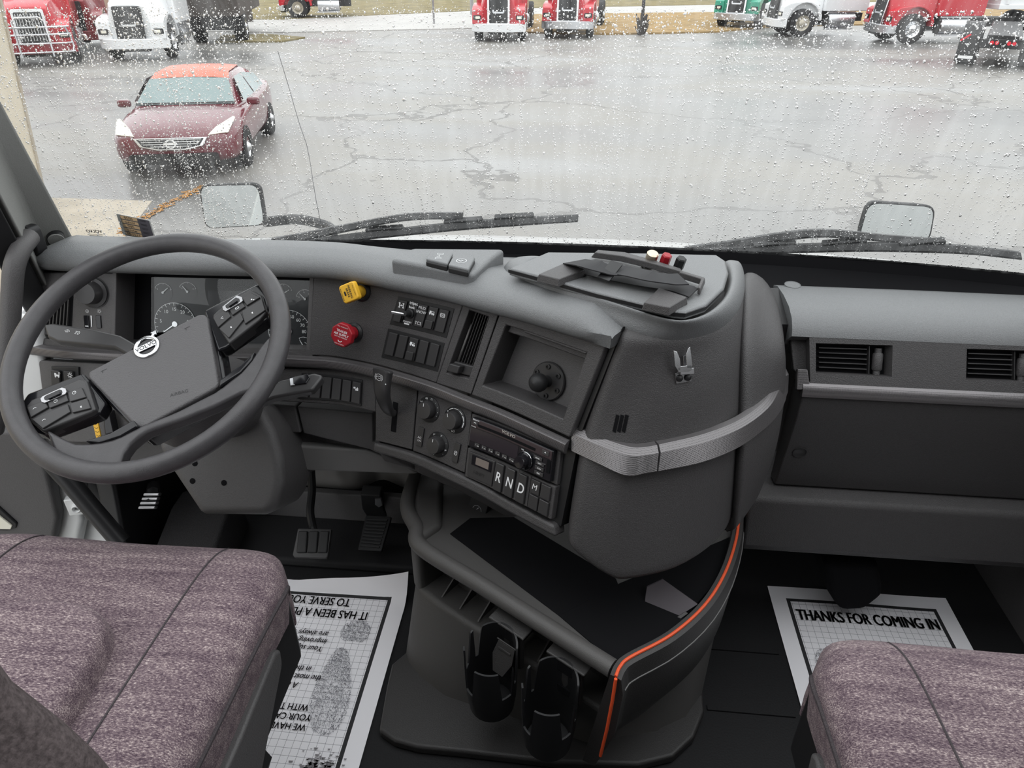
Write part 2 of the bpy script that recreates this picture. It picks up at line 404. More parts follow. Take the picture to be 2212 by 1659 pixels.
# tan building beside the truck
b = thing('tan_building', (-9, 5, GZ), 'tan stucco building corner seen beyond the left windshield pillar', 'building')
p_, q_ = at(103, 427, y=9.45), at(20, 60, y=9.45); e_ = q_+(q_-p_)*1.1; p_ = p_-(q_-p_)*.05
F = Matrix(((1, 0, 0, 0), (0, 0, 1, 0), (0, 1, 0, 0), (0, 0, 0, 1)))
MB().prism(F, [(p_.x-.02, p_.z), (e_.x-.02, e_.z), (-16, e_.z), (-16, p_.z)], -6, 9.42).build('wall', 'stucco', b)
MB().prism(F, [(p_.x-.20, p_.z), (p_.x-.12, p_.z), (e_.x-.12, e_.z), (e_.x-.20, e_.z)], 9.40, 9.45).build('corner_board', 'brown_trim', b)
MB().prism(F, [(p_.x-.12, p_.z), (p_.x, p_.z), (e_.x, e_.z), (e_.x-.12, e_.z)], 9.40, 9.44).build('corner_board', 'concrete', b)

def wheel_at(par, x, y, r=.52, w=.28, face=1, rim='chrome', name='wheel'):
    """a wheel whose axle lies along x; face: the side its disc shows"""
    F = fr((x, y, r), (0, 1, 0), (face, 0, 0)); q = r/.52
    t = MB().lathe(F, [(.29*q, -w/2), (.47*q, -w/2), (.515*q, -w/2+.03), (.52*q, -w/2+.06), (.52*q, w/2-.06), (.515*q, w/2-.03), (.47*q, w/2), (.29*q, w/2), (.285*q, 0), (.29*q, -w/2)], 30).build(name, 'tyre', par)
    m = MB().lathe(F, [(.30*q, w/2-.005), (.285*q, w/2-.02), (.25*q, w/2-.05), (.16*q, w/2-.09), (.15*q, w/2-.02), (.10*q, w/2+.01), (.07*q, w/2+.03), (0, w/2+.03)], 26)
    for k in range(10):
        a = 2*PI*k/10; m.box(F @ Matrix.Translation((.205*q*math.cos(a), .205*q*math.sin(a), w/2-.055)), .03, .03, .05)
    m.build('rim', rim, t)
    return t
def truck(name, loc, rz, label, color, grille='chrome', bumper='chrome', extra=None, group=None, kind='tractor', style=0, tail=True):
    """a conventional heavy truck, nose towards -y of its own frame, wheels on z=0"""
    t = thing(name, loc, label, 'truck', group, rz); W = 1.02
    # hood: sections from nose to windscreen
    def sec(y, zl, zt, w, wt):
        return [(-w, y, zl), (-w, y, zl+.55*(zt-zl)), (-wt, y, zt-.06), (-wt*.5, y, zt), (wt*.5, y, zt), (wt, y, zt-.06), (w, y, zl+.55*(zt-zl)), (w, y, zl)]
    MB().rings([sec(.10, .62, 1.62, .62, .50), sec(.25, .62, 1.72, .68, .55), sec(1.0, .75, 1.86, .74, .62), sec(1.75, .8, 1.98, .85, .78)]).build('hood', color, t, bevel=.03)
    for s in (-1, 1):
        # wheel-arch fender reaching forward to the lamp
        arc = [(.95+.66*math.cos(a), .60+.66*math.sin(a)) for a in [PI*k/10 for k in range(11)]]
        prof = [(1.72, .62)]+[(.95+.78*math.cos(a), .60+.72*math.sin(a)) for a in [PI*k/10 for k in range(1, 6)]]+[(.30, 1.24), (.06, 1.12), (.02, .64), (.24, .60)]
        poly = [(p[0], p[1]) for p in prof]+[(p[0], p[1]) for p in arc[::-1][1:]]
        F = Matrix(((0, 0, s, 0), (1, 0, 0, 0), (0, 1, 0, 0), (0, 0, 0, 1)))
        MB().prism(F, poly, .60, W).build('fender', color, t, bevel=.02)
        hl = MB().prism(fr((s*.83, .03, .86), (1, 0, 0), (s*.25, -1, .1)), rrect(.32, .16, .04), -.03, .03).build('headlight', 'black', t, bevel=.01)
        MB().box(fr((s*.80, .0, .86), (1, 0, 0), (s*.25, -1, .1)), .18, .09, .03).build('lens', 'lens', hl, bevel=.01)
        wheel_at(t, s*.86, .95, face=s, rim='chrome' if style != 1 else 'rim_dirty')
        MB().tube([(s*1.02, 1.75, 2.35), (s*1.3, 1.5, 2.4)], .02).box(Matrix.Translation((s*1.34, 1.5, 2.2)), .2, .08, .6).build('mirror', 'black', t, bevel=.02)
        MB().lathe(fr((s*.78, 2.55, .62), (1, 0, 0), (0, 1, 0)), [(0, -.55), (.30, -.55), (.31, -.5), (.31, .5), (.30, .55), (0, .55)], 22).build('fuel_tank', 'silver', t)
        MB().bx((s*.98-.04, 1.9, .28), (s*.98+.04, 3.1, .34)).bx((s*.98-.04, 1.9, .9), (s*.98+.04, 3.1, .94)).build('step', 'silver', t)
    g = MB().prism(fr((0, .03, 1.08), (1, 0, 0), (0, -1, .12)), rrect(.86, .98, .06), 0, .03).prism(fr((0, .03, 1.08), (1, 0, 0), (0, -1, .12)), rrect(.74, .84, .05), .01, .031).build('grille', grille, t, bevel=.01)
    m = MB(); F = fr((0, .0, 1.08), (1, 0, 0), (0, -1, .12))
    m.prism(F, rrect(.72, .82, .04), 0, .012)
    m.build('grille_mesh', 'black', g)
    m = MB()
    if style == 2:
        for k in range(9): m.box(F, .02, .74, .03, (-.32+.08*k, 0, .02))
    else:
        m.box(F, .40, .06, .04, (0, -.05, .02)); m.box(F, .06, .1, .04, (-.2, .0, .02)); m.box(F, .06, .1, .04, (.2, .0, .02))
    m.build('grille_bar', 'silver', g, bevel=.005)
    bp = [(-1.06, .18), (-.9, .02), (-.5, -.12), (.5, -.12), (.9, .02), (1.06, .18), (1.06, .26), (-1.06, .26)]
    MB().prism(Matrix.Translation((0, 0, .36)), bp, 0, .30).build('bumper', bumper, t, bevel=.03)
    MB().bx((-.42, .0, .28), (.42, .3, .62)).build('air_dam', 'black', t)
    # cab
    cs = lambda y, z0, z1, w: [(-w, y, z0), (-w, y, z1-.1), (-w+.1, y, z1), (w-.1, y, z1), (w, y, z1-.1), (w, y, z0)]
    MB().rings([cs(1.75, .95, 1.98, 1.0), cs(1.80, .95, 2.05, 1.02), cs(2.25, .95, 2.95, 1.02), cs(3.6, .95, 3.05, 1.02)]).build('cab', color, t, bevel=.03)
    nrm = V((0, -.9, .45)).normalized()
    MB().prism(fr((0, 2.0, 2.47), (1, 0, 0), nrm), [(-.90, -.40), (.90, -.40), (.82, .36), (-.82, .36)], .0, .012).build('windshield', 'window_glass', t)
    for s in (-1, 1):
        F = Matrix(((0, 0, s, s*1.02), (1, 0, 0, 0), (0, 1, 0, 0), (0, 0, 0, 1)))
        MB().prism(F, [(2.15, 2.1), (2.95, 2.1), (2.95, 2.75), (2.4, 2.75)], -.01, .012).build('side_window', 'window_glass', t)
    MB().bx((-.45, 1.2, .55), (.45, (8.0 if kind != 'dump' else 9.5) if tail else 3.7, .85)).build('frame', 'black', t)
    for y in (6.2, 7.5) if tail else ():
        for s in (-1, 1): wheel_at(t, s*.84, y, w=.5, face=s, rim='silver')
    if kind == 'dump':
        q = MB().bx((-1.15, 4.0, 1.32), (1.15, 9.4, 2.75))
        for k in range(7):
            for s in (-1, 1): q.bx((s*1.18-.05, 4.2+k*.82, 1.34), (s*1.18+.05, 4.32+k*.82, 2.7))
        q.bx((-1.22, 3.95, 1.18), (1.22, 9.4, 1.34)); q.build('dump_body', 'truck_white', t, bevel=.02)
    if extra: extra(t)
    return t
def bull_bar(t):
    q = MB()
    for z in (.42, .66, .9, 1.1): q.tube([(-1.0, -.1, z), (-.85, -.26, z), (.85, -.26, z), (1.0, -.1, z)], .028, 8)
    for s in (-1, 1):
        q.tube([(s*.42, -.28, .3), (s*.42, -.28, 1.25), (s*.30, -.27, 1.36), (-s*.30, -.27, 1.36)], .03, 8)
        q.tube([(s*.95, -.15, .42), (s*1.0, -.1, .55), (s*.98, -.12, .85), (s*.9, -.2, 1.1)], .028, 8)
    q.build('bull_bar', 'silver', t)
truck('red_truck', (-16.6, 22.2, GZ), math.radians(29), 'red truck with a tubular bull bar, nearest the left windshield pillar', 'truck_red', grille='truck_white', bumper='truck_dark_red', extra=bull_bar, style=2, tail=False)
truck('white_truck', (-14.4, 23.7, GZ), math.radians(14), 'white truck parked beyond the maroon car, dark trailer behind it', 'truck_white', grille='black', bumper='truck_white', style=0, tail=False)
truck('red_truck', (-3.45, 30.4, GZ), math.radians(2), 'red truck facing the cab, further from the tan verge of the central pair', 'truck_red', bumper='truck_white')
truck('red_truck', (-.85, 31.9, GZ), math.radians(-4), 'red truck facing the cab, right beside the tan verge with the lamp pole', 'truck_red', bumper='silver')
truck('white_truck', (7.65, 34.4, GZ), math.radians(-80), 'white truck in side view with a dirty wheel, beside the green truck', 'truck_white', grille='black', bumper='truck_white', style=1, tail=False)
truck('red_truck', (11.1, 32.0, GZ), math.radians(-80), 'red dump truck in side view with a polished wheel and a white body', 'truck_red', bumper='silver', kind='dump')
truck('green_truck', (6.6, 37.0, GZ), math.radians(-28), 'green truck with a chrome bumper half hidden behind the white one', 'truck_green', bumper='silver', style=0)
truck('red_truck', (-16.4, 41.5, GZ), math.radians(-75), 'small distant red truck on the street beyond the lot', 'truck_red', bumper='silver', style=1, tail=False)
p_ = at(172, 112, z=GZ)
truck('dark_red_truck', (p_.x, p_.y, GZ), math.radians(27), 'dark red truck squeezed between the bull bar truck and the white one', 'truck_dark_red', grille='black', bumper='truck_dark_red', tail=False)
p_ = at(400, 112, z=GZ); t = thing('dark_trailer', (p_.x+.15, p_.y+2.2, GZ), 'dark box trailer parked right behind the white truck', 'trailer', rz=math.radians(16))
MB().bx((-.9, 0, .95), (1.0, 6.5, 2.9)).build('box', 'bark', t, bevel=.03); MB().bx((-.8, .05, .5), (.8, .2, .95)).build('rear_frame', 'black', t)
for s in (-1, 1): wheel_at(t, s*.78, 1.3, w=.45, face=s, rim='silver')
# dark tail of a tractor
t = thing('black_truck_tail', (12.3, 24.6, GZ), 'black truck chassis seen from behind with mud flaps and round red lamps', 'truck', rz=math.radians(-26))
MB().bx((-.45, 0, .6), (.45, 6, .9)).bx((-.6, -.1, .55), (.6, .05, .8)).build('frame', 'black', t, bevel=.02)
for s in (-1, 1):
    wheel_at(t, s*.85, .9, w=.55, face=s, rim='silver'); wheel_at(t, s*.85, 2.2, w=.55, face=s, rim='silver')
    MB().rings([[(s*x, .9+.62*math.cos(a)*q, .55+.62*math.sin(a)*q) for x in (.58, 1.12) for q in ((1.0,) if x < 1 else (1.0,))]+[(s*x, .9+.65*math.cos(a), .55+.65*math.sin(a)) for x in (1.12, .58)] for a in [math.radians(15+15*k) for k in range(11)]]).build('fender', 'black', t)
    f = MB().bx((s*.86-.28, .05, .12), (s*.86+.28, .08, .85)).build('mud_flap', 'black', t)
    MB().bx((s*.86-.2, .035, .22), (s*.86+.2, .05, .30)).build('plate', 'plate_white', f)
    for k in (0, 1):
        MB().lathe(fr((s*.22+.13*k-.06, -.12, .70), (1, 0, 0), (0, -1, 0)), [(0, .02), (.05, .02), (.055, 0), (.055, -.02)], 18).build('tail_lamp', 'lamp_red', t)
    MB().box(fr((s*1.0, .02, .8), (1, 0, .8 if s < 0 else -.8), (0, -1, 0)), .3, .05, .02).build('reflector_strip', 'lamp_red', f)
# lamp pole, sign posts and trunks at the far side
t = thing('lamp_pole', (2.25, 33.9, GZ), 'dark lamp pole with a bushy base standing in the tan verge', 'pole')
MB().tube([(2.25, 33.9, GZ), (2.25, 33.9, 6)], .07, 10).build('pole', 'black', t)
q = MB(); rr_ = random.Random(5)
for i in range(90):
    a = rr_.random()*6.28; h = .1+.7*rr_.random(); d = .32*rr_.random()
    q.tube([(2.25+d*math.cos(a)*.4, 33.9+d*math.sin(a)*.4, GZ), (2.25+d*math.cos(a), 33.9+d*math.sin(a), GZ+h)], .03, 4)
q.build('shrub', 'bark', t)
for x, y, r_, lb in ((-7.5, 38.2, .05, 'thin grey sign post beside the street, left of the two red trucks facing the cab'), (-6.4, 43.5, .10, 'utility pole on the far verge behind the sign post')):
    tag(MB().tube([(x, y, GZ), (x, y, 5)], r_, 8).build('post', 'steel'), lb, 'post')
for i, (x, y) in enumerate(((-19.8, 37.8), (-18.6, 37.4), (-17.0, 38.6))):
    q = MB().tube([(x, y, GZ), (x+.1, y, 1), (x-.05, y, 6)], [.2, .15, .12], 8)
    tag(q.build('tree_trunk', 'bark'), ['bare tree trunk beyond the white truck, the one closest to it', 'thin bare tree trunk standing between two others beyond the white truck', 'bare leaning tree trunk on the verge, furthest from the white truck'][i], 'tree')

# ---------------------------------------------------------------- maroon sedan
cx_, cy_ = -6.15, 10.45
car = thing('maroon_car', (cx_, cy_, GZ), 'maroon four-door sedan with a faded orange-red roof parked on the wet lot', 'car', rz=math.radians(13))
def cs(y, zb, zs, w, zt, wt, crown=.03):
    """half sections mirrored: sill, side, shoulder, top"""
    h = [(w*.93, zb), (w, zb+.12), (w*1.0, zs-.18), (w*.985, zs-.04), (wt+.02, zt-.015), (wt*.6, zt+crown*.7), (0, zt+crown)]
    return [(x, y, z) for x, z in h]+[(-x, y, z) for x, z in h[-2::-1]]
S = [cs(-.02, .34, .62, .62, .62, .50, .01), cs(.10, .24, .72, .82, .74, .66), cs(.40, .20, .80, .895, .84, .74), cs(.95, .20, .86, .90, .93, .78), cs(1.35, .20, .90, .90, .99, .80),
     cs(2.4, .2, .93, .90, .98, .84, 0), cs(3.6, .2, .95, .90, .99, .84, 0), cs(4.1, .22, .98, .89, 1.04, .78), cs(4.65, .3, .98, .84, 1.03, .7), cs(4.82, .4, .9, .74, .92, .6, .01)]
body = MB().rings(S, cap=True).build('body', 'car_maroon', car, sub=1)
def gs(y, zb, zt, wb, wt, c=.02):
    return [(wb, y, zb), (wt+.02, y, zt-.05), (wt-.06, y, zt-.005), (wt*.5, y, zt+c*.7), (0, y, zt+c), (-wt*.5, y, zt+c*.7), (-wt+.06, y, zt-.005), (-wt-.02, y, zt-.05), (-wb, y, zb)]
MB().rings([gs(1.33, .93, .975, .78, .76, .01), gs(1.95, .93, 1.34, .83, .63), gs(2.25, .93, 1.43, .84, .60), gs(3.2, .93, 1.43, .84, .59), gs(3.7, .93, 1.33, .82, .60), gs(4.2, .95, 1.03, .74, .68, .01)]).build('cabin', 'car_maroon', car, bevel=.02)
MB().rings([[(x*w, y, z+.028-.03*abs(x)**3) for x in (-1, -.6, 0, .6, 1)] for y, w, z in ((1.98, .60, 1.352), (2.25, .57, 1.435), (3.2, .56, 1.435), (3.45, .56, 1.40))], cap=False, loop=False).build('roof', 'car_roof', car)
nrm = V((0, -.52, .85)).normalized()
MB().add([(-.74, 1.36, 1.01), (.74, 1.36, 1.01), (.60, 1.94, 1.36), (0, 1.92, 1.385), (-.60, 1.94, 1.36)], [(0, 1, 2, 3, 4)]).build('windshield', 'window_glass', car)
MB().add([(-.74, 1.35, 1.0), (.74, 1.35, 1.0), (.74, 1.39, 1.035), (-.74, 1.39, 1.035)], [(0, 1, 2, 3)]).build('wiper_cowl', 'black', car)
for s in (-1, 1):
    for y0, y1, nm in ((1.62, 2.62, 'front_window'), (2.70, 3.75, 'rear_window')):
        def side(y, z):
            zt = 1.43 if 2.2 < y < 3.2 else (1.34 if y <= 2.2 else 1.33)
            return (s*(.86-(z-.93)*.47+.012), y, z)
        top = (1.36, 1.36) if nm == 'front_window' else (1.36, 1.24)
        a = [side(y0, 1.0), side(y1, 1.0), side(y1-(.0 if nm[0] == 'f' else .15), top[1]), side(y0+(.42 if nm[0] == 'f' else 0), top[0])]
        MB().add(a, [(0, 1, 2, 3)]).build(nm, 'window_glass', car)
    hl = [(s*.50, .09, .70), (s*.78, .20, .72), (s*.84, .62, .885), (s*.80, .66, .90), (s*.60, .28, .80)]
    F = V((s*.35, -.75, .55)).normalized()*.02
    MB().rings([[V(p) - F for p in hl], [V(p)+F*1.6 for p in hl]]).build('headlight', 'lens', car, bevel=.01)
    MB().box(Matrix.Translation((s*.98, 1.62, 1.0)), .2, .12, .13).build('door_mirror', 'car_maroon', car, bevel=.04)
    for y in (.93, 3.71): wheel_at(car, s*.80, y, r=.33, w=.22, face=s, rim='silver')
    MB().lathe(fr((s*.905, .93, .33), (0, 1, 0), (s, 0, 0)), [(.33, -.1), (.37, 0), (.36, .008), (.33, .0)], 24, 0, 180).build('wheel_arch', 'black', car)
F = fr((0, -.015, .60), (1, 0, 0), (0, -1, .25))
gsh = [(-.52, .10), (.52, .10), (.44, -.04), (.2, -.10), (-.2, -.10), (-.44, -.04)]
gr = MB().prism(F, gsh, -.06, .015).build('grille', 'chrome', car, bevel=.012)
ins = [(x*.9, y*.82+.003) for x, y in gsh]
MB().prism(F, ins, .0, .017).build('grille_mesh', 'black', gr)
q = MB()
for k in range(4): q.box(F, .86-.14*(k == 3)-.05*k, .012, .012, (0, .07-.036*k, .02))
q.build('grille_bar', 'silver', gr)
MB().lathe(F, [(.075, .015), (.075, .04), (.055, .04), (.055, .015)], 24).box(F, .19, .032, .02, (0, 0, .04)).build('emblem', 'chrome', gr)
MB().prism(fr((0, -.03, .36), (1, 0, 0), (0, -1, 0)), rrect(1.25, .17, .05), -.05, .02).build('lower_intake', 'black', car)

car.scale = (1.04, .86, .90)
# ================================================================ windshield and the truck's own outside
WB = .82                                            # glass base level
def y0(x): return 1.555-.075*(x-.0)**2-.03*x**4
def glass(x, h, off=0):
    """point of the curved windshield, h metres above its base along z, off metres outwards"""
    n = V((.15*x, 1, .4)).normalized()
    return V((x, y0(x)-.4*h, WB+h)) + n*off
def on_glass(u, v, off=0):
    p = at(u, v, pl=(V((0, 1.5, WB)), V((0, 1, .4))))
    for _ in range(4):
        q = glass(p.x, 0, off); p = at(u, v, pl=(q, V((0, 1, .4))))
    return p
gl = MB().grid([[glass(-1.16+2.32*i/48, -.01+1.15*j/20) for i in range(49)] for j in range(21)]).build('window_1', 'windscreen', fix=False)
st(gl)
# rain on the outside of the glass: density follows runs and misty patches of the glass itself
def rain():
    rg = np.random.default_rng(11)
    A = 9; rings_ = [(1.0, 0.0), (.86, .30), (.5, .52)]
    tv = [(math.cos(2*PI*k/A)*r, math.sin(2*PI*k/A)*r, z) for r, z in rings_ for k in range(A)]+[(0, 0, .6), (0, 0, -.02)]
    tf = []
    top, bot = len(tv)-2, len(tv)-1
    for i in range(2):
        for k in range(A):
            a, b_ = i*A+k, i*A+(k+1) % A; tf.append((a, b_, b_+A)); tf.append((a, b_+A, a+A))
    for k in range(A):
        tf.append((2*A+k, 2*A+(k+1) % A, top)); tf.append(((k+1) % A, k, bot))
    tv = np.array(tv); tf = np.array(tf)
    pos = []
    runs = [(-1.1+2.1*rg.random(), rg.random()) for _ in range(110)]
    def patch(x, h):
        """how thickly misted the glass is here"""
        w = mnoise.noise(V((x*7, h*1.6, 3)))*.5+.5; f = mnoise.noise(V((x*30, h*3, 9)))*.5+.5
        d = .20+.5*max(0, w-.45)+.55*max(0, f-.55)
        if x < -.50: d += .30*min(1, (-.50-x)/.3)
        if h > .33: d += .28*min(1, (h-.33)/.08)
        if h < .10: d += .12
        return d
    mist = []
    while len(pos) < 34000:
        x = -1.12+2.22*rg.random(); h = .5*rg.random()
        d = patch(x, h)
        if rg.random() > d: continue
        big = rg.random()
        if big > .982: s = .0017+.0009*rg.random()
        elif big > .78: s = .0010+.0007*rg.random()
        else: s = .00045+.00055*rg.random()
        pos.append((x, h, s, 1+.5*rg.random()*(s > .001)))
    for _ in range(3):                               # frosted patches of the finest beads
        for _ in range(40000):
            x = -1.12+2.22*rg.random(); h = .52*rg.random()
            w = mnoise.noise(V((x*5+20, h*2.2, 5)))*.5+.5; f = mnoise.noise(V((x*38, h*2.5, 1)))*.5+.5
            d = max(0, w-.50)*1.8+max(0, f-.62)*1.6+(.35*min(1, max(0, (-.42-x)/.35)) if h > .12 else 0)+(.30 if h > .36 else 0)
            if rg.random() < d*.42: mist.append((x, h, .00028+.00035*rg.random()**2))
    for x0_, ph in runs:                             # trails of small beads left by drops that ran down
        h = .5*rg.random()+.05; x = x0_
        for k in range(rg.integers(15, 60)):
            h -= .004+.004*rg.random(); x += rg.normal(0, .0012)+.0006*x
            if h < .005: break
            pos.append((x, h, .0006+.0008*rg.random(), 1.2+.6*rg.random()))
    pos = np.array(pos); n = len(pos); nv = len(tv)
    nn = np.array(V((0, 1, .4)).normalized()); up = np.array(V((0, -.4, 1)).normalized())
    vs = np.empty((n, nv, 3)); jit = 1+rg.normal(0, .10, (n, nv, 1))
    jit[:, -2:] = 1
    T = np.repeat(tv[None], n, 0)*np.concatenate([jit, jit, np.ones_like(jit)], 2)
    for i, (x, h, s, el) in enumerate(pos):
        o = glass(x, h, .0015)
        sk = -.16*x*s
        vs[i] = np.array(o)+s*(np.outer(T[i, :, 0], (1, 0, 0))+np.outer(T[i, :, 1]*el, up)+np.outer(T[i, :, 2]*.95, nn))+np.outer(T[i, :, 1]*sk*3, (1, 0, 0))
    fs = (tf[None]+(np.arange(n)*nv)[:, None, None]).reshape(-1, 3)
    B = 6; tm = np.array([(math.cos(2*PI*k/B), math.sin(2*PI*k/B), 0) for k in range(B)]+[(.62*math.cos(2*PI*k/B), .62*math.sin(2*PI*k/B), .42) for k in range(B)]+[(0, 0, .56), (0, 0, -.02)])
    fm = []
    for k in range(B):
        l = (k+1) % B; fm += [(k, l, l+B), (k, l+B, k+B), (k+B, l+B, 2*B), (l, k, 2*B+1)]
    fm = np.array(fm); mi = np.array(mist); k_ = len(mi); O = np.array([glass(a, b, .0015) for a, b, c in mist])
    vm = O[:, None, :]+mi[:, 2][:, None, None]*(tm[None, :, 0:1]*np.array((1, 0, 0))+tm[None, :, 1:2]*1.15*up+tm[None, :, 2:3]*nn)
    f2 = (fm[None]+(np.arange(k_)*len(tm))[:, None, None]).reshape(-1, 3)+n*nv
    vs = np.concatenate([vs.reshape(-1, 3), vm.reshape(-1, 3)]); fs = np.concatenate([fs, f2])
    me = bpy.data.meshes.new('raindrops')
    me.vertices.add(len(vs)); me.vertices.foreach_set('co', vs.astype(np.float32).ravel())
    me.loops.add(fs.size); me.loops.foreach_set('vertex_index', fs.astype(np.int32).ravel())
    me.polygons.add(len(fs)); me.polygons.foreach_set('loop_start', np.arange(0, fs.size, 3, dtype=np.int32))
    me.update(calc_edges=True); me.validate(); me.shade_smooth(); me.materials.append(M_['rain'])
    o = bpy.data.objects.new('raindrops', me); COL.objects.link(o)
    tag(o, 'raindrops and mist beaded on the outside of the windshield', 'raindrops', kind='stuff')
rain()
MB().tube([on_glass(u, v, -.001) for u, v in ((600, 110), (615, 159), (626, 195), (636, 231), (647, 268), (662, 311), (669, 344), (676, 391), (683, 434), (693, 482))], .00055, 5).build('crack', 'steel', gl)
# black seal and cowl along the glass base
rows = []
for i in range(41):
    x = -1.15+2.3*i/40
    rows.append([glass(x, .012, .004), glass(x, .004, -.006), V((x, y0(x)-.012, WB-.012)), V((x, y0(x)-.05, WB-.03)), V((x, y0(x)-.05-(.05 if x > .3 else .01), WB-.04)), V((x, y0(x)-.06-(.12 if x > .3 else .01), WB-.045)), V((x, y0(x)-.06-(.13 if x > .3 else .01), WB-.12))])
st(MB().grid(rows).build('trim_windshield_base', 'black_matt', fix=False))
# sticker and etched mark on the inside of the glass, both seen from behind
P4 = [on_glass(u, v, -.004) for u, v in ((250, 465), (317, 468), (345, 512), (268, 520))]
xax = (P4[1]-P4[0]).normalized(); F = fr((P4[0]+P4[1]+P4[2]+P4[3])/4, xax, V((0, -1, -.4)))
L = [F.inverted() @ p for p in P4]; w_, h_ = .072, .062
s_ = thing('permit_sticker', F.translation, 'small tan and dark permit sticker on the windshield behind the steering wheel rim', 'sticker')
MB().prism(F, rrect(w_, h_, .003), 0, .0006).build('backing', mat('sticker_clear', (.75, .75, .72), .4), s_)  # sticker colours brightened, daylight shining through is put into them
MB().prism(F, rrect(w_*.86, h_*.94, .002, cx=.002), .0006, .001).build('print', mat('sticker_dark', (.14, .13, .15), .5), s_)
q = MB(); q2 = MB()
for i in range(5):
    y = h_*(.40-.19*i)
    q.flat(F, rrect(.036, .0092, .001, cx=-.0105, cy=y), .0013)
    q2.text(F @ Matrix.Diagonal((-1, 1, 1, 1)), ('2020', 'Volvo', '760', 'white', 'LLEE00')[i], .0095, .0016, cx=.0105, cy=y, shear=.2)
    q2.flat(F, rrect(.014, .001, .0004, cx=.019, cy=y+.002), .0013); q2.flat(F, rrect(.012, .001, .0004, cx=.019, cy=y-.001), .0013)
q.build('tan_cell', mat('sticker_tan', (.88, .62, .36), .6), s_); q2.build('writing', 'ink', s_)  # tan raised to stand for light coming through the sticker
p = on_glass(203, 500, -.003); F = fr(p, (1, 0, 0), V((0, -1, -.4)))
q = MB().text(F @ Matrix.Diagonal((-1, 1, 1, 1)), 'VOLVO', .011, 0, bold=.03)
for k, w2 in enumerate((.036, .03, .026, .02, .014)): q.flat(F, rrect(w2, .0014, .0004, cx=-.002, cy=-.008-.0042*k), 0)
tag(q.build('etched_mark', 'ink'), 'small black maker mark printed on the windshield near the left pillar', 'marking')

# hood of our own truck
def hoodz(x, y):
    a = abs(x+.05)
    return .84-.20*(y-1.5)-.12*(y-1.5)**2-.05*max(0, a-.2)**1.5
rows = [[V((-.05-1.02+2.04*i/28, 1.64+1.45*j/16, 0)) for i in range(29)] for j in range(17)]
for r_ in rows:
    for p in r_: p.z = max(hoodz(p.x, p.y)-.025, -.6)
tag(MB().grid(rows).build('truck_hood', 'white_paint', fix=False), 'white hood of the truck itself just beyond the windshield', 'hood')
# wipers resting low on the glass
def wiper(lb, blade, arm, tip_r=.006):
    B = [on_glass(u, v, .016) for u, v in blade]; A = [on_glass(u, v, .04) for u, v in arm]
    t = thing('windshield_wiper', A[0], lb, 'wiper')
    Bs = crom(B, 6); n = len(Bs)
    nrm = V((0, 1, .4)).normalized(); up = V((0, -.4, 1)).normalized()
    def sec(p, a, b): return [p-nrm*.012, p-nrm*.010+up*a*.4, p+nrm*b*.3+up*a, p+nrm*b+up*a*.6, p+nrm*b-up*a*.3, p-nrm*.008-up*a*.35]
    MB().rings([sec(p, .006+.003*math.sin(PI*i/(n-1)), .010+.004*math.sin(PI*i/(n-1))) for i, p in enumerate(Bs)]).build('blade', 'rubber', t)
    As = crom(A, 6); m = len(As)
    MB().rings([sec(p, .012-.006*i/m, .016-.008*i/m) for i, p in enumerate(As)]).build('arm', 'black', t)
    mid = As[-1]
    q = MB()
    for k in (int(n*.3), int(n*.5), int(n*.7)):
        q.box(fr(Bs[k]+nrm*.012+up*.006, (Bs[min(k+1, n-1)]-Bs[k-1]), nrm), .09, .014, .016)
    q.build('bracket', 'black', t, bevel=.003)
wiper('black wiper with its blade pointing to the middle of the windshield', [(672, 524), (800, 510), (1000, 490), (1130, 480), (1249, 472)], [(588, 527), (650, 515), (760, 492), (880, 470), (1000, 466)])
wiper('black wiper lying in front of the passenger dash, its blade bent down at the tip', [(1490, 548), (1600, 543), (1750, 538), (1900, 536), (2080, 541), (2203, 553)], [(1478, 547), (1580, 532), (1680, 515), (1760, 506), (1830, 508), (1920, 516), (2040, 524)])
# hood mirrors
def hood_mirror(px, Y, lb, arm):
    P = [at(u, v, y=Y) for u, v in px]; c = sum(P, V())/4
    t = thing('hood_mirror', (c.x, c.y, c.z-.15), lb, 'mirror')
    q = [(p.x, p.z) for p in P]; cx2, cz2 = c.x, c.z
    F = Matrix(((1, 0, 0, 0), (0, 0, -1, Y), (0, 1, 0, 0), (0, 0, 0, 1)))
    def rnd(pts, r):
        o = []
        for i in range(4):
            a, b, d = V(pts[i-1]), V(pts[i]), V(pts[(i+1) % 4])
            e0 = b+(a-b).normalized()*r; e1 = b+(d-b).normalized()*r
            for k in range(5):
                s = k/4; o.append(tuple(e0*(1-s)**2+b*2*s*(1-s)+e1*s*s))
        return o
    big = rnd(q, .035)
    sm = [((x-cx2)*.93+cx2, (z-cz2)*.93+cz2) for x, z in big]
    back = [((x-cx2)*.7+cx2, (z-cz2)*.7+cz2) for x, z in big]
    hs = MB().prism(F, back, -.07, 0.005, top=big).prism(F, big, .005, .018).build('housing', 'black', t, bevel=.006)
    MB().prism(F, sm, .012, .021).build('mirror_glass', 'mirror_glass', t)
    MB().tube(crom([at(u, v, y=y_) for u, v, y_ in arm], 5), [.018]*1+[.018]*(5*(len(arm)-1)), 10).build('bracket', 'black', t)
hood_mirror([(433, 396), (566, 392), (581, 484), (447, 492)], 2.35, 'driver side hood mirror above the wiper pivot, showing the white door', [(570, 480, 2.37), (640, 474, 2.38), (700, 486, 2.36), (722, 500, 2.3)])
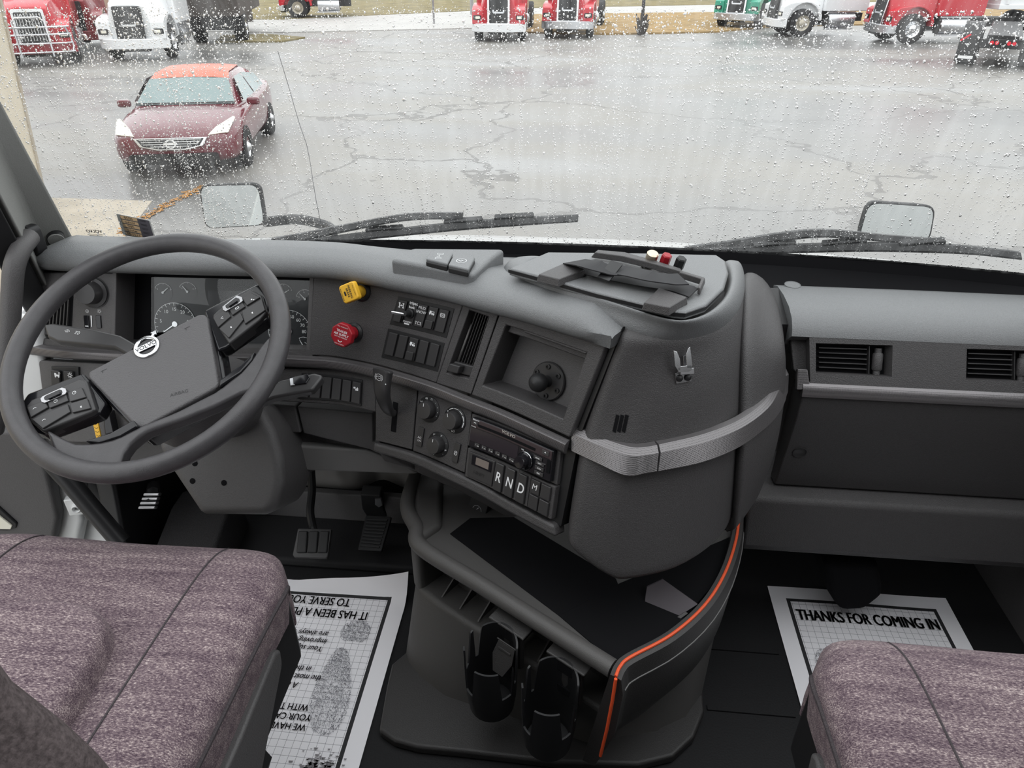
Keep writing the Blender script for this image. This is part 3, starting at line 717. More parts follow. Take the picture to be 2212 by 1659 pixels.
hood_mirror([(1868, 431), (2019, 441), (2005, 520), (1845, 514)], 2.35, 'passenger side hood mirror standing above the bent wiper blade', [(1880, 500, 2.37), (1850, 516, 2.37), (1815, 528, 2.35)])

# ================================================================ cab shell
st(MB().bx((-1.2, -.6, -.05), (1.15, 1.62, 0)).build('floor', 'mat_black'))
st(MB().bx((-1.2, 1.56, 0), (1.15, 1.60, .70)).build('wall_front', 'liner_grey'))
st(MB().bx((1.10, -.6, 0), (1.15, 1.6, .86)).build('wall_right_unseen', 'dash_low'))  # unseen side wall, put in to block light from the passenger footwell
st(MB().bx((1.12, .95, .86), (1.18, 1.5, 1.02)).bx((1.12, -.9, .86), (1.18, .95, .98)).bx((1.12, -.9, .98), (1.18, .1, 2.05)).build('wall_right_upper_unseen', 'light_block_trim'))  # added out of view to cut the light from the right
st(MB().bx((-1.15, -.9, 0), (1.18, -.85, 2.05)).build('wall_back_unseen', 'light_block_trim'))  # unseen, added to keep light from behind off the dash front
st(MB().bx((-1.15, -.9, 2.05), (1.18, -.1, 2.1)).build('ceiling_unseen', 'light_block_trim'))  # unseen, added and cut short to steer light from above
# left windshield pillar: two facets running up from the dash corner
def line2(a, b, z0, z1, ext=1):
    d = (b-a)/(b.z-a.z)
    return [a+d*(z-a.z) for z in np.linspace(z0, z1, 9)]
def gp(u, v, dy): return at(u, v, pl=(V((-1.09, y0(-1.09)+dy, WB)), V((0, 1, .4))))
ZP0, ZP1 = .74, 1.75
Rr = line2(gp(181, 552, -.004), gp(0, 211, -.004), ZP0, ZP1)
Mm = line2(gp(92, 548, -.045), gp(12, 368, -.045), ZP0, ZP1)
Ll = line2(gp(62, 540, -.15), gp(0, 421, -.15), ZP0, ZP1)
rings_ = []
for i in range(9):
    a, b, c = Rr[i], Mm[i], Ll[i]
    rings_.append([a, a.lerp(b, .5)+V((.004, -.006, 0)), b+V((.012, -.004, 0)).lerp(V(), .2), b.lerp(c, .15)+V((.004, 0, 0)), c, c+V((-.08, .02, 0)), a+V((-.09, .05, 0))])
pil = MB().rings(rings_).build('trim_1', 'pillar_grey', bevel=.008); st(pil)
F = fr(gp(121, 516, -.035), (Rr[1]-Mm[1]), (Rr[1]-Mm[1]).cross(Rr[4]-Rr[1]))
nn = F.to_3x3().col[2]
if nn.y > 0: F = fr(F.translation, (Rr[1]-Mm[1]), -nn)
pc = MB().lathe(F, [(.0172, -.01), (.0172, .0035), (.0165, .0035), (.0165, .002)], 30).build('screw_cap', 'black', None); 
tag(pc, 'round cap seam in the grey left windshield pillar', 'cap')
MB().lathe(F, [(.0163, -.01), (.0163, .0045), (.015, .006), (0, .0065)], 30).build('cap_face', 'pillar_grey', pc)
# dark window seal and door opening left of the pillar
st(MB().rings([[c+V(d) for d in ((-.002, -.01, 0), (-.035, -.05, 0), (-.06, -.02, 0), (-.05, .02, 0))] for c in Ll]).build('trim_2', 'black', bevel=.005))
# grab handle on the pillar
hp = [(64, 512, 1.27), (44, 540, 1.22), (30, 580, 1.19), (25, 640, 1.17), (20, 710, 1.15), (12, 780, 1.13), (2, 850, 1.11), (-14, 930, 1.10)]
t = thing('grab_handle', at(-14, 930, y=1.10), 'curved dark grab handle fixed to the left windshield pillar', 'handle')
MB().tube(crom([at(u, v, y=y_) for u, v, y_ in hp], 6), .0185, 14).build('grip', 'dash_low', t)
MB().prism(fr(at(66, 520, y=1.285), (0, 0, 1), (-.2, -1, 0)), rrect(.06, .03, .012), -.02, .004).build('socket', 'black', t, bevel=.002)
hp = [(100, 985, 1.16), (150, 1040, 1.15), (200, 1100, 1.14), (262, 1172, 1.12)]
t = thing('entry_pole', at(262, 1172, y=1.12), 'straight dark entry pole slanting down beside the open driver door', 'handle')
MB().tube([at(u, v, y=y_) for u, v, y_ in hp], .021, 14).build('grip', 'black', t)
# open driver door: grey trim panel on a white steel shell
pl_ = (V((-1.12, 1.20, .3)), V((.08, -1, 0)).normalized())
nD = pl_[1]; xD = V((1, .08, 0)).normalized()
F = fr(pl_[0], xD, nD); Fi = F.inverted()
def dl(px): return [tuple((Fi @ at(u, v, pl=pl_)).xy) for u, v in px]
d = thing('door_1', at(60, 1190, pl=pl_), None, None); tag(d, kind='structure')
MB().prism(F, dl([(-260, 940), (50, 930), (92, 985), (112, 1060), (125, 1120), (118, 1160), (90, 1240), (-260, 1240)]), -.035, .0).build('door_panel', 'dash_low', d, bevel=.012)
MB().prism(F, dl([(-280, 700), (60, 700), (95, 930), (142, 1000), (158, 1090), (162, 1150), (140, 1260), (-280, 1260)]), -.08, -.035).build('door_shell', 'white_paint', d, bevel=.015)
lq = MB().prism(F, dl([(-60, 1040), (6, 1098), (39, 1128), (36, 1139), (20, 1144), (-60, 1140)]), -.004, .006).build('courtesy_lamp_frame', 'black', d, bevel=.004)
MB().prism(F, dl([(-60, 1056), (2, 1108), (31, 1131), (28, 1138), (-60, 1136)]), .004, .010).build('lamp_lens', 'lens', lq, bevel=.002)
# white body side seen in the door opening
q = MB().bx((-1.30, 1.27, -.9), (-1.175, 1.60, .72)).bx((-1.34, 1.22, -.95), (-1.10, 1.60, .02))
st(q.build('wall_left', 'white_paint', bevel=.02))
jb = MB(); F2 = fr(at(170, 1090, y=1.22), (1, .3, 0), (.3, -1, 0))
jb.box(F2, .05, .05, .02); jb.lathe(F2, [(.012, .01), (.012, .02), (.006, .02), (.006, .012)], 16)
tag(jb.build('hinge_block', 'white_paint', bevel=.003), 'white steel hinge block between the open door and the entry pole', 'hinge')
# black lower kick trim beside the pedals
st(MB().prism(Matrix(((0, 0, 1, -1.10), (1, 0, 0, 0), (0, 1, 0, 0), (0, 0, 0, 1))), [(1.12, 0), (1.58, 0), (1.58, .62), (1.27, .62), (1.22, .3), (1.18, .12)], -.02, .03).build('trim_3', 'black', bevel=.01))
# firewall shapes in the driver footwell
q = MB()
q.prism(I4, [(-.88, 1.565), (-.80, 1.50), (-.58, 1.49), (-.52, 1.54), (-.42, 1.50), (-.30, 1.48), (-.22, 1.30), (-.20, 1.57)], .10, .62)
st(q.build('trim_4', 'liner_grey', bevel=.02, seg=3))
q = MB().prism(Matrix(((0, 0, 1, 0), (1, 0, 0, 0), (0, 1, 0, 0), (0, 0, 0, 1))), [(1.30, 0), (1.31, .02), (1.44, .05), (1.47, .11), (1.56, .13), (1.56, 0)], -1.05, -.33)
st(q.build('trim_5', 'mat_black', bevel=.008))
q = MB().prism(Matrix(((0, 0, 1, 0), (1, 0, 0, 0), (0, 1, 0, 0), (0, 0, 0, 1))), [(1.435, .052), (1.455, .13), (1.475, .132), (1.475, .10)], -1.0, -.36)
st(q.build('trim_6', 'dash_low', bevel=.004))
fb = MB().prism(Matrix(((0, 0, 1, 0), (1, 0, 0, 0), (0, 1, 0, 0), (0, 0, 0, 1))), [(1.17, 0), (1.20, .10), (1.33, .155), (1.40, .16), (1.42, 0)], -1.03, -.87)
tag(fb.build('foot_rest', 'carpet', bevel=.012), 'carpeted dark foot rest block left of the steering column', 'foot rest')
# ================================================================ dashboard
WP = [(-1.19, 1.250), (-1.086, 1.236), (-.989, 1.234), (-.75, 1.240), (-.60, 1.247), (-.546, 1.247), (-.498, 1.246), (-.441, 1.235), (-.379, 1.215), (-.302, 1.183), (-.252, 1.159), (-.189, 1.122), (-.112, 1.078), (.004, .999), (.06, .960)]
_wc = crom([(x, y, 0) for x, y in WP], 10)
_ws = [0.0]
for a, b in zip(_wc, _wc[1:]): _ws.append(_ws[-1]+(b-a).length)
WK = .36
def wb(s):
    s = min(max(s, 0), _ws[-1]-1e-6); i = max(j for j in range(len(_ws)) if _ws[j] <= s) if False else int(np.searchsorted(_ws, s, side='right'))-1
    i = min(i, len(_wc)-2); t = (s-_ws[i])/(_ws[i+1]-_ws[i])
    return _wc[i].lerp(_wc[i+1], t)
def wt_(s):
    d = (wb(s+.012)-wb(s-.012)).normalized(); return d
def WS(s, z, off=0):
    """the sloping instrument wall that curves round the driver: s along it, z height, off towards the driver"""
    d = wt_(s); m = V((-d.y, d.x, 0)); p = wb(s)+m*(WK*(z-.68)); p.z = z
    return p+(V((0, 0, WK))-m).normalized()*off if off else p
def wsz(u, v, off=0):
    d = ray(u, v); s, z, t = 1.0, .7, 1.3
    p = at(u, v, z=.72); s = min(range(len(_wc)), key=lambda i: abs(math.atan2(_wc[i].x, _wc[i].y)-math.atan2(p.x, p.y))); s = _ws[s]
    for _ in range(12):
        f = WS(s, z, off)-EYE-d*t; e = 1e-4
        a = (WS(s+e, z, off)-WS(s-e, z, off))/(2*e); b = (WS(s, z+e, off)-WS(s, z-e, off))/(2*e)
        J = Matrix((a, b, -d)).transposed()
        try: dx = J.inverted() @ f
        except ValueError: break
        s -= max(-.15, min(.15, dx.x)); z -= max(-.15, min(.15, dx.y)); t -= dx.z
    return s, z
def wpt(u, v, off=0): return WS(*wsz(u, v, off), off)
def wf(u, v, off=0):
    s, z = wsz(u, v, off); d = wt_(s); m = V((-d.y, d.x, 0))
    return fr(WS(s, z, off), d, V((0, 0, WK))-m)
def lp(F, px):
    """places of the photograph on the plane of a frame, in its own coordinates"""
    Fi = F.inverted(); o = F.translation; n = F.to_3x3().col[2]
    return [tuple((Fi @ at(u, v, pl=(o, n))).xy) for u, v in px]
def resamp(L, n):
    L = [V((a, b, 0)) for a, b in L]; cum = [0]
    for a, b in zip(L, L[1:]): cum.append(cum[-1]+(b-a).length)
    o = []
    for k in range(n+1):
        q = cum[-1]*k/n; i = min(int(np.searchsorted(cum, q, side='right'))-1, len(L)-2)
        t = (q-cum[i])/max(cum[i+1]-cum[i], 1e-9); p = L[i].lerp(L[i+1], t); o.append((p.x, p.y))
    return o
def patch(mb, top, bot, o0, o1, nx=8, ny=2):
    """slab on the wall between an upper and a lower line of the photograph, from o0 (back) to o1 (front)"""
    T = resamp([wsz(*p) for p in top], nx); B = resamp([wsz(*p) for p in bot], nx)
    return slab(mb, T, B, o0, o1, ny)
def slab(mb, T, B, o0, o1, ny=2):
    nx = len(T)-1; R = []
    f = lambda i, j, o: WS(T[i][0]+(B[i][0]-T[i][0])*j/ny, T[i][1]+(B[i][1]-T[i][1])*j/ny, o)
    b = len(mb.v)
    for o in (o1, o0):
        for j in range(ny+1):
            for i in range(nx+1): mb.v.append(tuple(f(i, j, o)))
    k = (nx+1)*(ny+1); w = nx+1
    for j in range(ny):
        for i in range(nx):
            a = b+j*w+i; mb.f.append((a, a+w, a+w+1, a+1)); c = a+k; mb.f.append((c, c+1, c+w+1, c+w))
    per = [i for i in range(nx+1)]+[j*w+nx for j in range(1, ny+1)]+[ny*w+i for i in range(nx-1, -1, -1)]+[j*w for j in range(ny-1, 0, -1)]
    for i in range(len(per)):
        p, q = per[i], per[(i+1) % len(per)]; mb.f.append((b+p, b+q, b+q+k, b+p+k))
    return mb
def bil(Q, u, v):
    (a, b), (c, d), (e, f), (g, h) = Q
    return ((a*(1-u)+c*u)*(1-v)+(g*(1-u)+e*u)*v, (b*(1-u)+d*u)*(1-v)+(h*(1-u)+f*u)*v)
def sub_(Q, u0, v0, u1, v1): return [bil(Q, u0, v0), bil(Q, u1, v0), bil(Q, u1, v1), bil(Q, u0, v1)]
def qslab(mb, Q, o0, o1, nx=4, ny=2):
    T = resamp([Q[0], Q[1]], nx); B = resamp([Q[3], Q[2]], nx); return slab(mb, T, B, o0, o1, ny)
def quad(*px): return [wsz(*p) for p in px]
def wall_ring(mb, O, I, o1, depth, n=6):
    """frame between an outer and an inner quad of the wall, its inner edge turned back by depth"""
    R = []
    def loop(Q, off):
        o = []
        for k in range(4):
            a, b = Q[k], Q[(k+1) % 4]
            for t in range(n): o.append(WS(a[0]+(b[0]-a[0])*t/n, a[1]+(b[1]-a[1])*t/n, off))
        return o
    mid = [((a[0]+b[0])/2, (a[1]+b[1])/2) for a, b in zip(O, I)]
    sh = [(I[k][0]+.07*(sum(q[0] for q in I)/4-I[k][0]), I[k][1]+.07*(sum(q[1] for q in I)/4-I[k][1])) for k in range(4)]
    return mb.rings([loop(O, o1-.03), loop(O, o1), loop(mid, o1), loop(I, o1), loop(sh, o1-depth)], cap=False)
def qfloor(mb, Q, off, n=4): return mb.grid([[WS(*bil(Q, i/n, j/n), off) for i in range(n+1)] for j in range(n+1)])

dash = thing('dashboard', (-.05, 1.3, .25), 'dark grey wrap-around truck dashboard with a bulging centre stack', 'dashboard')
# main upper panel with the two valve knobs and the switch banks
q = MB(); patch(q, [(677, 597), (760, 606), (850, 622), (940, 637), (1002, 652)], [(667, 768), (716, 770), (770, 779), (828, 792), (902, 814), (942, 828)], -.03, 0, 16, 3)
q.build('switch_panel', 'dash', dash, bevel=.003)
VO = quad((1002, 652), (1078, 674), (1017, 852), (942, 828)); VI = quad((1014, 669), (1056, 684), (1012, 818), (964, 806))
q = MB(); wall_ring(q, VO, VI, 0, .018); vs_ = q.build('vent_surround', 'dash', dash, bevel=.002)
q = MB(); qfloor(q, VI, -.03); q.build('vent_duct', 'black_matt', vs_)
q = MB()
for k in range(6): qslab(q, sub_(VI, .20+.125*k, .02, .225+.125*k, .80), -.022, -.010, 1, 4)
q.build('slat', 'switch', vs_)
q = MB(); qslab(q, sub_(VI, .08, .80, .98, .97), -.016, -.004, 3, 2); qslab(q, sub_(VI, .12, .82, .62, .95), -.004, .012, 2, 2)
q.build('vent_slider', 'switch', vs_, bevel=.003)
# cubby with raised frame
CO = quad((1080, 677), (1312, 741), (1231, 945), (1019, 853)); CI = quad((1094, 702), (1268, 762), (1217, 904), (1044, 832))
q = MB(); wall_ring(q, CO, CI, .002, .055); cub = q.build('cubby_frame', 'dash', dash, bevel=.003)
q = MB(); qfloor(q, [(a+(.5-k_)*0, b) for k_, (a, b) in enumerate(CI)], -.052); q.build('cubby_back', 'dash_low', cub)
q = MB(); qslab(q, sub_(CI, .0, .0, 1, .12), -.05, -.012, 5, 2); qslab(q, sub_(CI, .22, -.015, 1.0, .03), -.008, .001, 5, 1)
q.build('cubby_ledge', 'dash', cub, bevel=.003)
q = MB(); patch(q, [(1314, 741), (1338, 706)], [(1233, 946), (1250, 930)], -.03, -.012, 2, 3); q.build('seam', 'black', dash)
# top pad rolling over the wall towards the windshield
s0, s1 = wsz(80, 575)[0], wsz(1334, 715)[0]; ZT = [wsz(*p) for p in ((677, 594), (850, 620), (1079, 673), (1312, 740))]
def zt(s):
    xs = [a for a, b in ZT]; return float(np.interp(s, xs, [b for a, b in ZT]))
rows = []; NS = 60
for i in range(NS+1):
    s = s0+(s1-s0)*i/NS; z = zt(s); d = wt_(s); m = V((-d.y, d.x, 0)); p = WS(s, z)
    e = min(1, (NS-i)/3.0)*min(1, .35+i/4); e2 = .4+.6*e
    pr = [(-.004, -.004), (.012, -.002), (.024*e2, .008), (.026*e2, .020), (.018*e2, .034*e2), (.0, .042*e2), (-.03, .047*e2), (-.07, .046*e2)]
    r_ = [p-m*a+V((0, 0, b)) for a, b in pr]
    q0 = r_[-1]; yl = y0(q0.x)-.022
    r_.append(V((q0.x, max(q0.y+.01, (q0.y+yl)/2), (q0.z+WB-.012)/2+.006))); r_.append(V((q0.x, max(q0.y+.03, yl), WB-.016))); r_.append(V((q0.x, max(q0.y+.03, yl)+.004, WB-.05)))
    rows.append(r_)
q = MB().grid(rows); n_r = len(rows[0])
q.f.append(tuple(range(n_r))); q.f.append(tuple(range(NS*n_r, NS*n_r+n_r))[::-1])
q.build('top_pad', 'dash_top_lit', dash, ang=50)
# perforated trim strips
def band(top, bot, off, n=40):
    return None
q = MB()
T = resamp([wsz(*p) for p in ((52, 738), (130, 752), (221, 757), (440, 764), (667, 770), (716, 772), (770, 781), (828.5, 794), (902, 816), (950.6, 833), (1014, 857), (1097, 888), (1231, 951))], 48)
rows = []
for k, (s, z) in enumerate(T):
    zz = .682
    rows.append([WS(s, zz, .0), WS(s, zz-.0005, .004), WS(s, zz-.0065, .0125), WS(s, zz-.018, .011), WS(s, zz-.023, .007), WS(s, zz-.024, 0)])
q.rings(rows, loop=True)
q.build('trim_strip', 'perforated', dash, ang=50)
# left end: lamp switch panel and vents
q = MB(); patch(q, [(88, 588), (170, 587), (252, 590)], [(94, 724), (170, 724), (240, 724)], -.03, 0, 4, 3); lpn = q.build('lamp_panel', 'dash_low', dash, bevel=.003)
F = wf(203, 632)
MB().flat(F, circ(.033, 40), .0012).build('dial_ring', 'black', lpn)
kn = MB().lathe(F, [(.0305, 0), (.0305, .004), (.024, .006), (.0225, .026), (.021, .029), (0, .0295)], 36).build('lamp_switch_knob', 'switch', lpn)
q = MB(); Q_ = lp(F, [(183, 612), (211, 607)])
q.stroke(F, [(-.0215, .006), (-.015, .004)], .003, .0305)
G = F @ Matrix.Translation((0, .0268, .0075)); q.stroke(G, circ(.003, 12, 0.001, 0, -90, 90)+[(.001, -.003)], .0008)
for k in range(4): q.stroke(G, [(-.0055, -.003+.002*k), (-.001, -.003+.002*k)], .0006)
G = F @ Matrix.Translation((-.018, .0215, .0075))
for a in range(6): q.stroke(G, [(.001*math.cos(a), .001*math.sin(a)), (.0032*math.cos(a), .0032*math.sin(a))], .0006)
q.build('icon', 'print_white', lpn)
q = MB()
for u in (188, 214):
    F2 = wf(u, 695); q.prism(F2, rrect(.011, .027, .002), 0, .0025)
q.build('dimmer_wheel', 'gloss', lpn, bevel=.001)
q = MB(); F2 = wf(189, 672)
q.stroke(F2, circ(.0032, 16), .0007, .001, closed=True); q.stroke(F2, [(0, -.002), (0, .002)], .0006, .001); q.stroke(F2, [(-.002, 0), (.002, 0)], .0006, .001)
F2 = wf(215, 672); q.stroke(F2, circ(.0024, 12), .0007, .001, closed=True)
for a in range(8): q.stroke(F2, [(.0034*math.cos(a*.785), .0034*math.sin(a*.785)), (.0048*math.cos(a*.785), .0048*math.sin(a*.785))], .0006, .001)
F2 = wf(189, 698); q.flat(F2, rrect(.007, .002, .0004, cy=-.006), .003); F2 = wf(198, 694); q.flat(F2, [(-.001, -.012), (.0005, -.012), (.002, .012), (-.001, .012)], .001)
q.build('icon', 'print_white', lpn)
V2 = quad((107, 632), (160, 612), (155, 706), (98, 706))
q = MB(); qfloor(q, V2, .001); q.build('vent_duct', 'black_matt', lpn)
q = MB()
for k in range(7): qslab(q, sub_(V2, .08+.13*k, .04, .12+.13*k, .96), .001, .006, 1, 3)
q.build('vent_slat', 'switch', lpn)
t_ = MB(); O2 = quad((47, 590), (76, 588), (72, 660), (48, 660)); I2 = quad((54, 597), (70, 596), (66, 652), (54, 652))
wall_ring(t_, O2, I2, .012, .02, 3); sv = t_.build('side_vent', 'dash_low', dash, bevel=.003)
q = MB(); qfloor(q, I2, -.004); q.build('vent_duct', 'black_matt', sv)
q = MB()
for k in range(3): qslab(q, sub_(I2, 0, .22+.26*k, 1, .26+.26*k), -.003, .008, 1, 1)
q.build('slat', 'silver', sv)
# end cap and lower left panel with two switches
q = MB(); patch(q, [(50, 575), (85, 566)], [(52, 742), (90, 742)], -.05, -.006, 3, 4); q.build('end_cap', 'dash_low', dash, bevel=.006)
q = MB(); patch(q, [(78, 778), (170, 782), (300, 790)], [(100, 955), (200, 958), (300, 962)], -.03, -.004, 6, 3); ll = q.build('lower_panel', 'dash_low', dash, bevel=.004)
q = MB(); patch(q, [(111, 791), (170, 793)], [(117, 860), (172, 858)], -.004, .001, 2, 2); q.build('switch_bezel', 'black', ll, bevel=.001)
for (u, v) in ((124, 822), (152, 824)):
    F2 = wf(u, v, .001); sw = MB().prism(F2, rrect(.0215, .046, .002), 0, .006).build('rocker_switch', 'switch', ll, bevel=.0015)
q = MB(); F2 = wf(123, 810, .009)
q.flat(F2, rrect(.012, .004, .001, cy=-.001)); q.flat(F2, rrect(.005, .004, .0008, cx=-.004, cy=.002)); q.flat(F2, circ(.0018, 10, -.004, -.004)); q.flat(F2, circ(.0018, 10, .004, -.004)); q.stroke(F2, circ(.002, 10, .0055, .004), .0008, closed=True)
F2 = wf(151, 811, .009); q.stroke(F2, circ(.003, 14), .001, closed=True)
for a in range(8): q.stroke(F2, [(.004*math.cos(a*.785), .004*math.sin(a*.785)), (.0062*math.cos(a*.785), .0062*math.sin(a*.785))], .0009)
q.build('icon', 'print_white', ll)
# valve knobs
def knob(px, off, poly, m, name, nm_lab, rot):
    s, z = wsz(*px, off); d = wt_(s); mm = V((-d.y, d.x, 0)); n = V((0, 0, WK))-mm; F = fr(WS(s, z), d, n)
    k = MB().prism(F @ Matrix.Rotation(rot, 4, 'Z'), poly, off-.013, off, top=[(x*.95, y*.95) for x, y in poly]).lathe(F, [(.0135, .004), (.0130, .02), (.0155, off-.011), (0, off-.01)], 24).build(name, m, dash, bevel=.0025, seg=3)
    k['label'] = nm_lab
    MB().lathe(F, [(.0205, 0), (.0205, .003), (.016, .007), (.0135, .007)], 28).build('collar', 'black', k)
    return k, F @ Matrix.Translation((0, 0, off+.0004)) @ Matrix.Rotation(rot, 4, 'Z')
k, F = knob((752.5, 632), .050, rrect(.0375, .0375, .006), 'yellow', 'parking_brake_knob', 'yellow square parking brake knob', math.radians(-63))
q = MB(); q.text(F, 'PARKING', .0062, bold=.015, cy=.0045); q.text(F, 'BRAKE', .0062, bold=.015, cy=-.0012); q.flat(F, rrect(.009, .004, .0018, cy=-.0075)); q.text(F, 'PULL TO APPLY', .0030, cy=.0135); q.text(F, 'PUSH TO RELEASE', .0030, cy=-.0145, bold=.01)
q.build('lettering', 'ink', k)
k, F = knob((737, 724), .050, circ(.0262, 8, a0=22.5, a1=382.5), 'red', 'trailer_air_knob', 'red octagonal trailer air supply knob', math.radians(-10))
q = MB(); q.text(F, 'TRAILER', .0066, bold=.012, cy=.0075); q.text(F, 'AIR SUPPLY', .0066, bold=.012, cy=.0008); q.text(F, 'NOT FOR PARKING', .0033, cy=-.0045); q.stroke(F, circ(.0045, 10, 0, -.0095, 200, 340), .0016); q.text(F, 'PULL TO EXHAUST', .0028, cy=.0165); q.text(F, 'PUSH TO SUPPLY', .0028, cy=-.0185)
q.build('lettering', 'print_white', k)
# rocker switch banks
def truck_icon(q, F):
    q.flat(F, rrect(.0045, .0042, .0006, cx=-.003, cy=.0012)); q.flat(F, rrect(.0125, .0014, .0004, cy=-.001)); q.flat(F, circ(.0016, 10, -.0042, -.0028)); q.flat(F, circ(.0016, 10, .001, -.0028)); q.flat(F, circ(.0016, 10, .0046, -.0028)); q.flat(F, rrect(.006, .001, .0003, cx=.003, cy=.0022))
def axle_icon(q, F):
    for x in (-.0045, .0045):
        q.flat(F, rrect(.0016, .0095, .0004, cx=x)); q.flat(F, rrect(.004, .002, .0004, cx=x, cy=.004)); q.flat(F, rrect(.004, .002, .0004, cx=x, cy=-.004))
    q.flat(F, rrect(.008, .0014, .0004)); q.flat(F, circ(.0018, 10))
def lock_icon(q, F):
    q.stroke(F, circ(.0036, 18), .0009, closed=True); q.stroke(F, circ(.0054, 8, 0, 0, -50, 50), .0009); q.stroke(F, circ(.0054, 8, 0, 0, 130, 230), .0009); q.stroke(F, [(-.0018, 0), (-.0005, .0015), (.0005, -.0015), (.0018, .0)], .0009)
B1 = quad((861, 640), (982, 667), (965, 730), (842, 700)); B2 = quad((839, 709), (961, 741), (946, 803), (824, 772))
for bi, B in enumerate((B1, B2)):
    q = MB(); qslab(q, B, 0, .0012, 6, 2); bz = q.build('switch_bezel', 'black', dash, bevel=.0008)
    for i in range(5):
        Q = sub_(B, .055+.185*i, .10, .055+.185*i+.150, .86); c = bil(Q, .5, .5); d = wt_(c[0]); m = V((-d.y, d.x, 0))
        def fa(u, v, off): a = bil(Q, u, v); return fr(WS(*a, off), wt_(a[0]), V((0, 0, WK))-m)
        q = MB()
        if (bi, i) == (0, 1):
            qslab(q, Q, .001, .003, 2, 2); sw = q.build('toggle_plate', 'switch', dash, bevel=.0008)
            Ft = fa(.45, .5, .003); MB().lathe(Ft, [(.0095, 0), (.0095, .004), (.007, .006), (.006, .016), (.0045, .02), (0, .02)], 18).build('toggle_boot', 'rubber', sw)
            e = Ft.translation+Ft.to_3x3() @ V((-.004, -.001, .018)); f = Ft.translation+Ft.to_3x3() @ V((-.018, .000, .032))
            MB().tube([e, f, f+(f-e).normalized()*.004], [.0028, .0034, .002], 10).build('toggle_lever', 'chrome', sw)
            q = MB(); q.text(fa(.55, .03, .0045), 'tripac', .0085, bold=.02); q.text(fa(.45, .22, .0045), 'bunk', .007, bold=.02); q.text(fa(.4, .90, .0045), 'STANDBY', .0045, bold=.02); q.flat(fa(.4, .99, .0045), rrect(.012, .0028, .0004)); q.build('lettering', 'print_white', sw)
            continue
        pad = (bi == 0 and i in (0, 3)) or (bi == 1 and i == 2)
        qslab(q, Q, .001, .0055 if not pad else .005, 2, 4)
        if pad: qslab(q, sub_(Q, .06, .60, .94, .98), .005, .0095, 2, 2)
        sw = q.build('rocker_switch', 'switch', dash, bevel=.0012)
        q = MB()
        if (bi, i) == (0, 0): axle_icon(q, fa(.5, .22, .007))
        if (bi, i) == (0, 2): q.text(fa(.5, .14, .007), 'MUD', .0075); q.text(fa(.5, .33, .007), 'SNOW', .0075); q.text(fa(.5, .84, .007), 'TCS', .0088)
        if (bi, i) == (0, 3): truck_icon(q, fa(.5, .25, .007))
        if (bi, i) == (0, 4): lock_icon(q, fa(.5, .25, .007))
        if (bi, i) == (1, 2): truck_icon(q, fa(.5, .25, .007))
        if q.v: q.build('icon', 'print_white', sw)
# lower tier of the wall
q = MB(); patch(q, [(600, 797), (728, 799), (806, 812)], [(574, 868), (700, 874), (808, 892)], -.03, -.006, 8, 3); q.build('lower_switch_panel', 'dash', dash, bevel=.003)
LB = quad((650, 806), (781, 822), (778, 878), (640, 862))
q = MB(); qslab(q, LB, -.006, -.004, 4, 2); q.build('switch_bezel', 'black', dash, bevel=.0008)
for i in range(6):
    Q = sub_(LB, .02+.165*i, .10, .02+.165*i+.145, .92); q = MB(); qslab(q, Q, -.004, .001, 2, 3); sw = q.build('rocker_switch', 'switch', dash, bevel=.0012)
    if i == 5:
        a = bil(Q, .5, .3); F = fr(WS(*a, .0022), wt_(a[0]), WS(a[0], a[1], 1)-WS(*a)); q = MB()
        q.flat(F, rrect(.005, .0035, .0006, cx=-.003, cy=.0015)); q.flat(F, [(-.001, -.004), (.006, -.004), (.006, .001), (.0035, .004), (.002, .001), (-.001, -.001)]); q.build('icon', 'print_white', sw)
q = MB(); patch(q, [(809, 813), (899, 839)], [(808, 953), (887, 973)], -.03, -.004, 5, 3); bl = q.build('lever_panel', 'dash', dash, bevel=.002)
S_ = quad((847, 868), (858, 871), (853, 935), (842, 932)); q = MB(); qslab(q, S_, -.004, -.0028, 2, 6); q.build('lever_slot', 'black_matt', bl, bevel=.001)
q = MB(); patch(q, [(901, 840), (1017, 886)], [(889, 975), (1001, 1023)], -.03, -.004, 6, 3); hv = q.build('climate_panel', 'dash', dash, bevel=.002)
q = MB(); patch(q, [(808, 956), (888, 977), (1000, 1026), (1100, 1080), (1200, 1134)], [(808, 975), (886, 998), (995, 1048), (1100, 1105), (1203, 1160)], -.03, .006, 16, 2); q.build('lower_lip', 'dash', dash, bevel=.006, seg=3)
q = MB(); patch(q, [(1019, 887), (1238, 976)], [(1000, 1027), (1205, 1140)], -.05, -.010, 8, 3); q.build('stack_backing', 'black', dash)
# climate dials
def dial(px, r, kang, ticks):
    F = wf(px[0], px[1], -.004); d = MB().lathe(F, [(r, 0), (r, .0015), (r*.97, .002), (0, .002)], 36).build('dial_face', 'black', hv)
    MB().lathe(F, [(r*.70, .002), (r*.66, .016), (r*.60, .019), (0, .0195)], 32).build('climate_knob', 'switch', hv)
    q = MB(); a = math.radians(kang); q.stroke(F, [(r*.32*math.cos(a), r*.32*math.sin(a)), (r*.56*math.cos(a), r*.56*math.sin(a))], .0013, .0202)
    ticks(q, F @ Matrix.Translation((0, 0, .0026)), r); q.build('dial_marking', 'print_white', hv); return F
def tk1(q, F, r):
    for a, tx in ((150, '64'), (112, '68'), (80, '72')): q.text(F, tx, .0055, cx=r*.84*math.cos(math.radians(a)), cy=r*.84*math.sin(math.radians(a)))
    for a in (50, 25, 0, -20): q.flat(F, circ(.0007, 8, r*.85*math.cos(math.radians(a)), r*.85*math.sin(math.radians(a))))
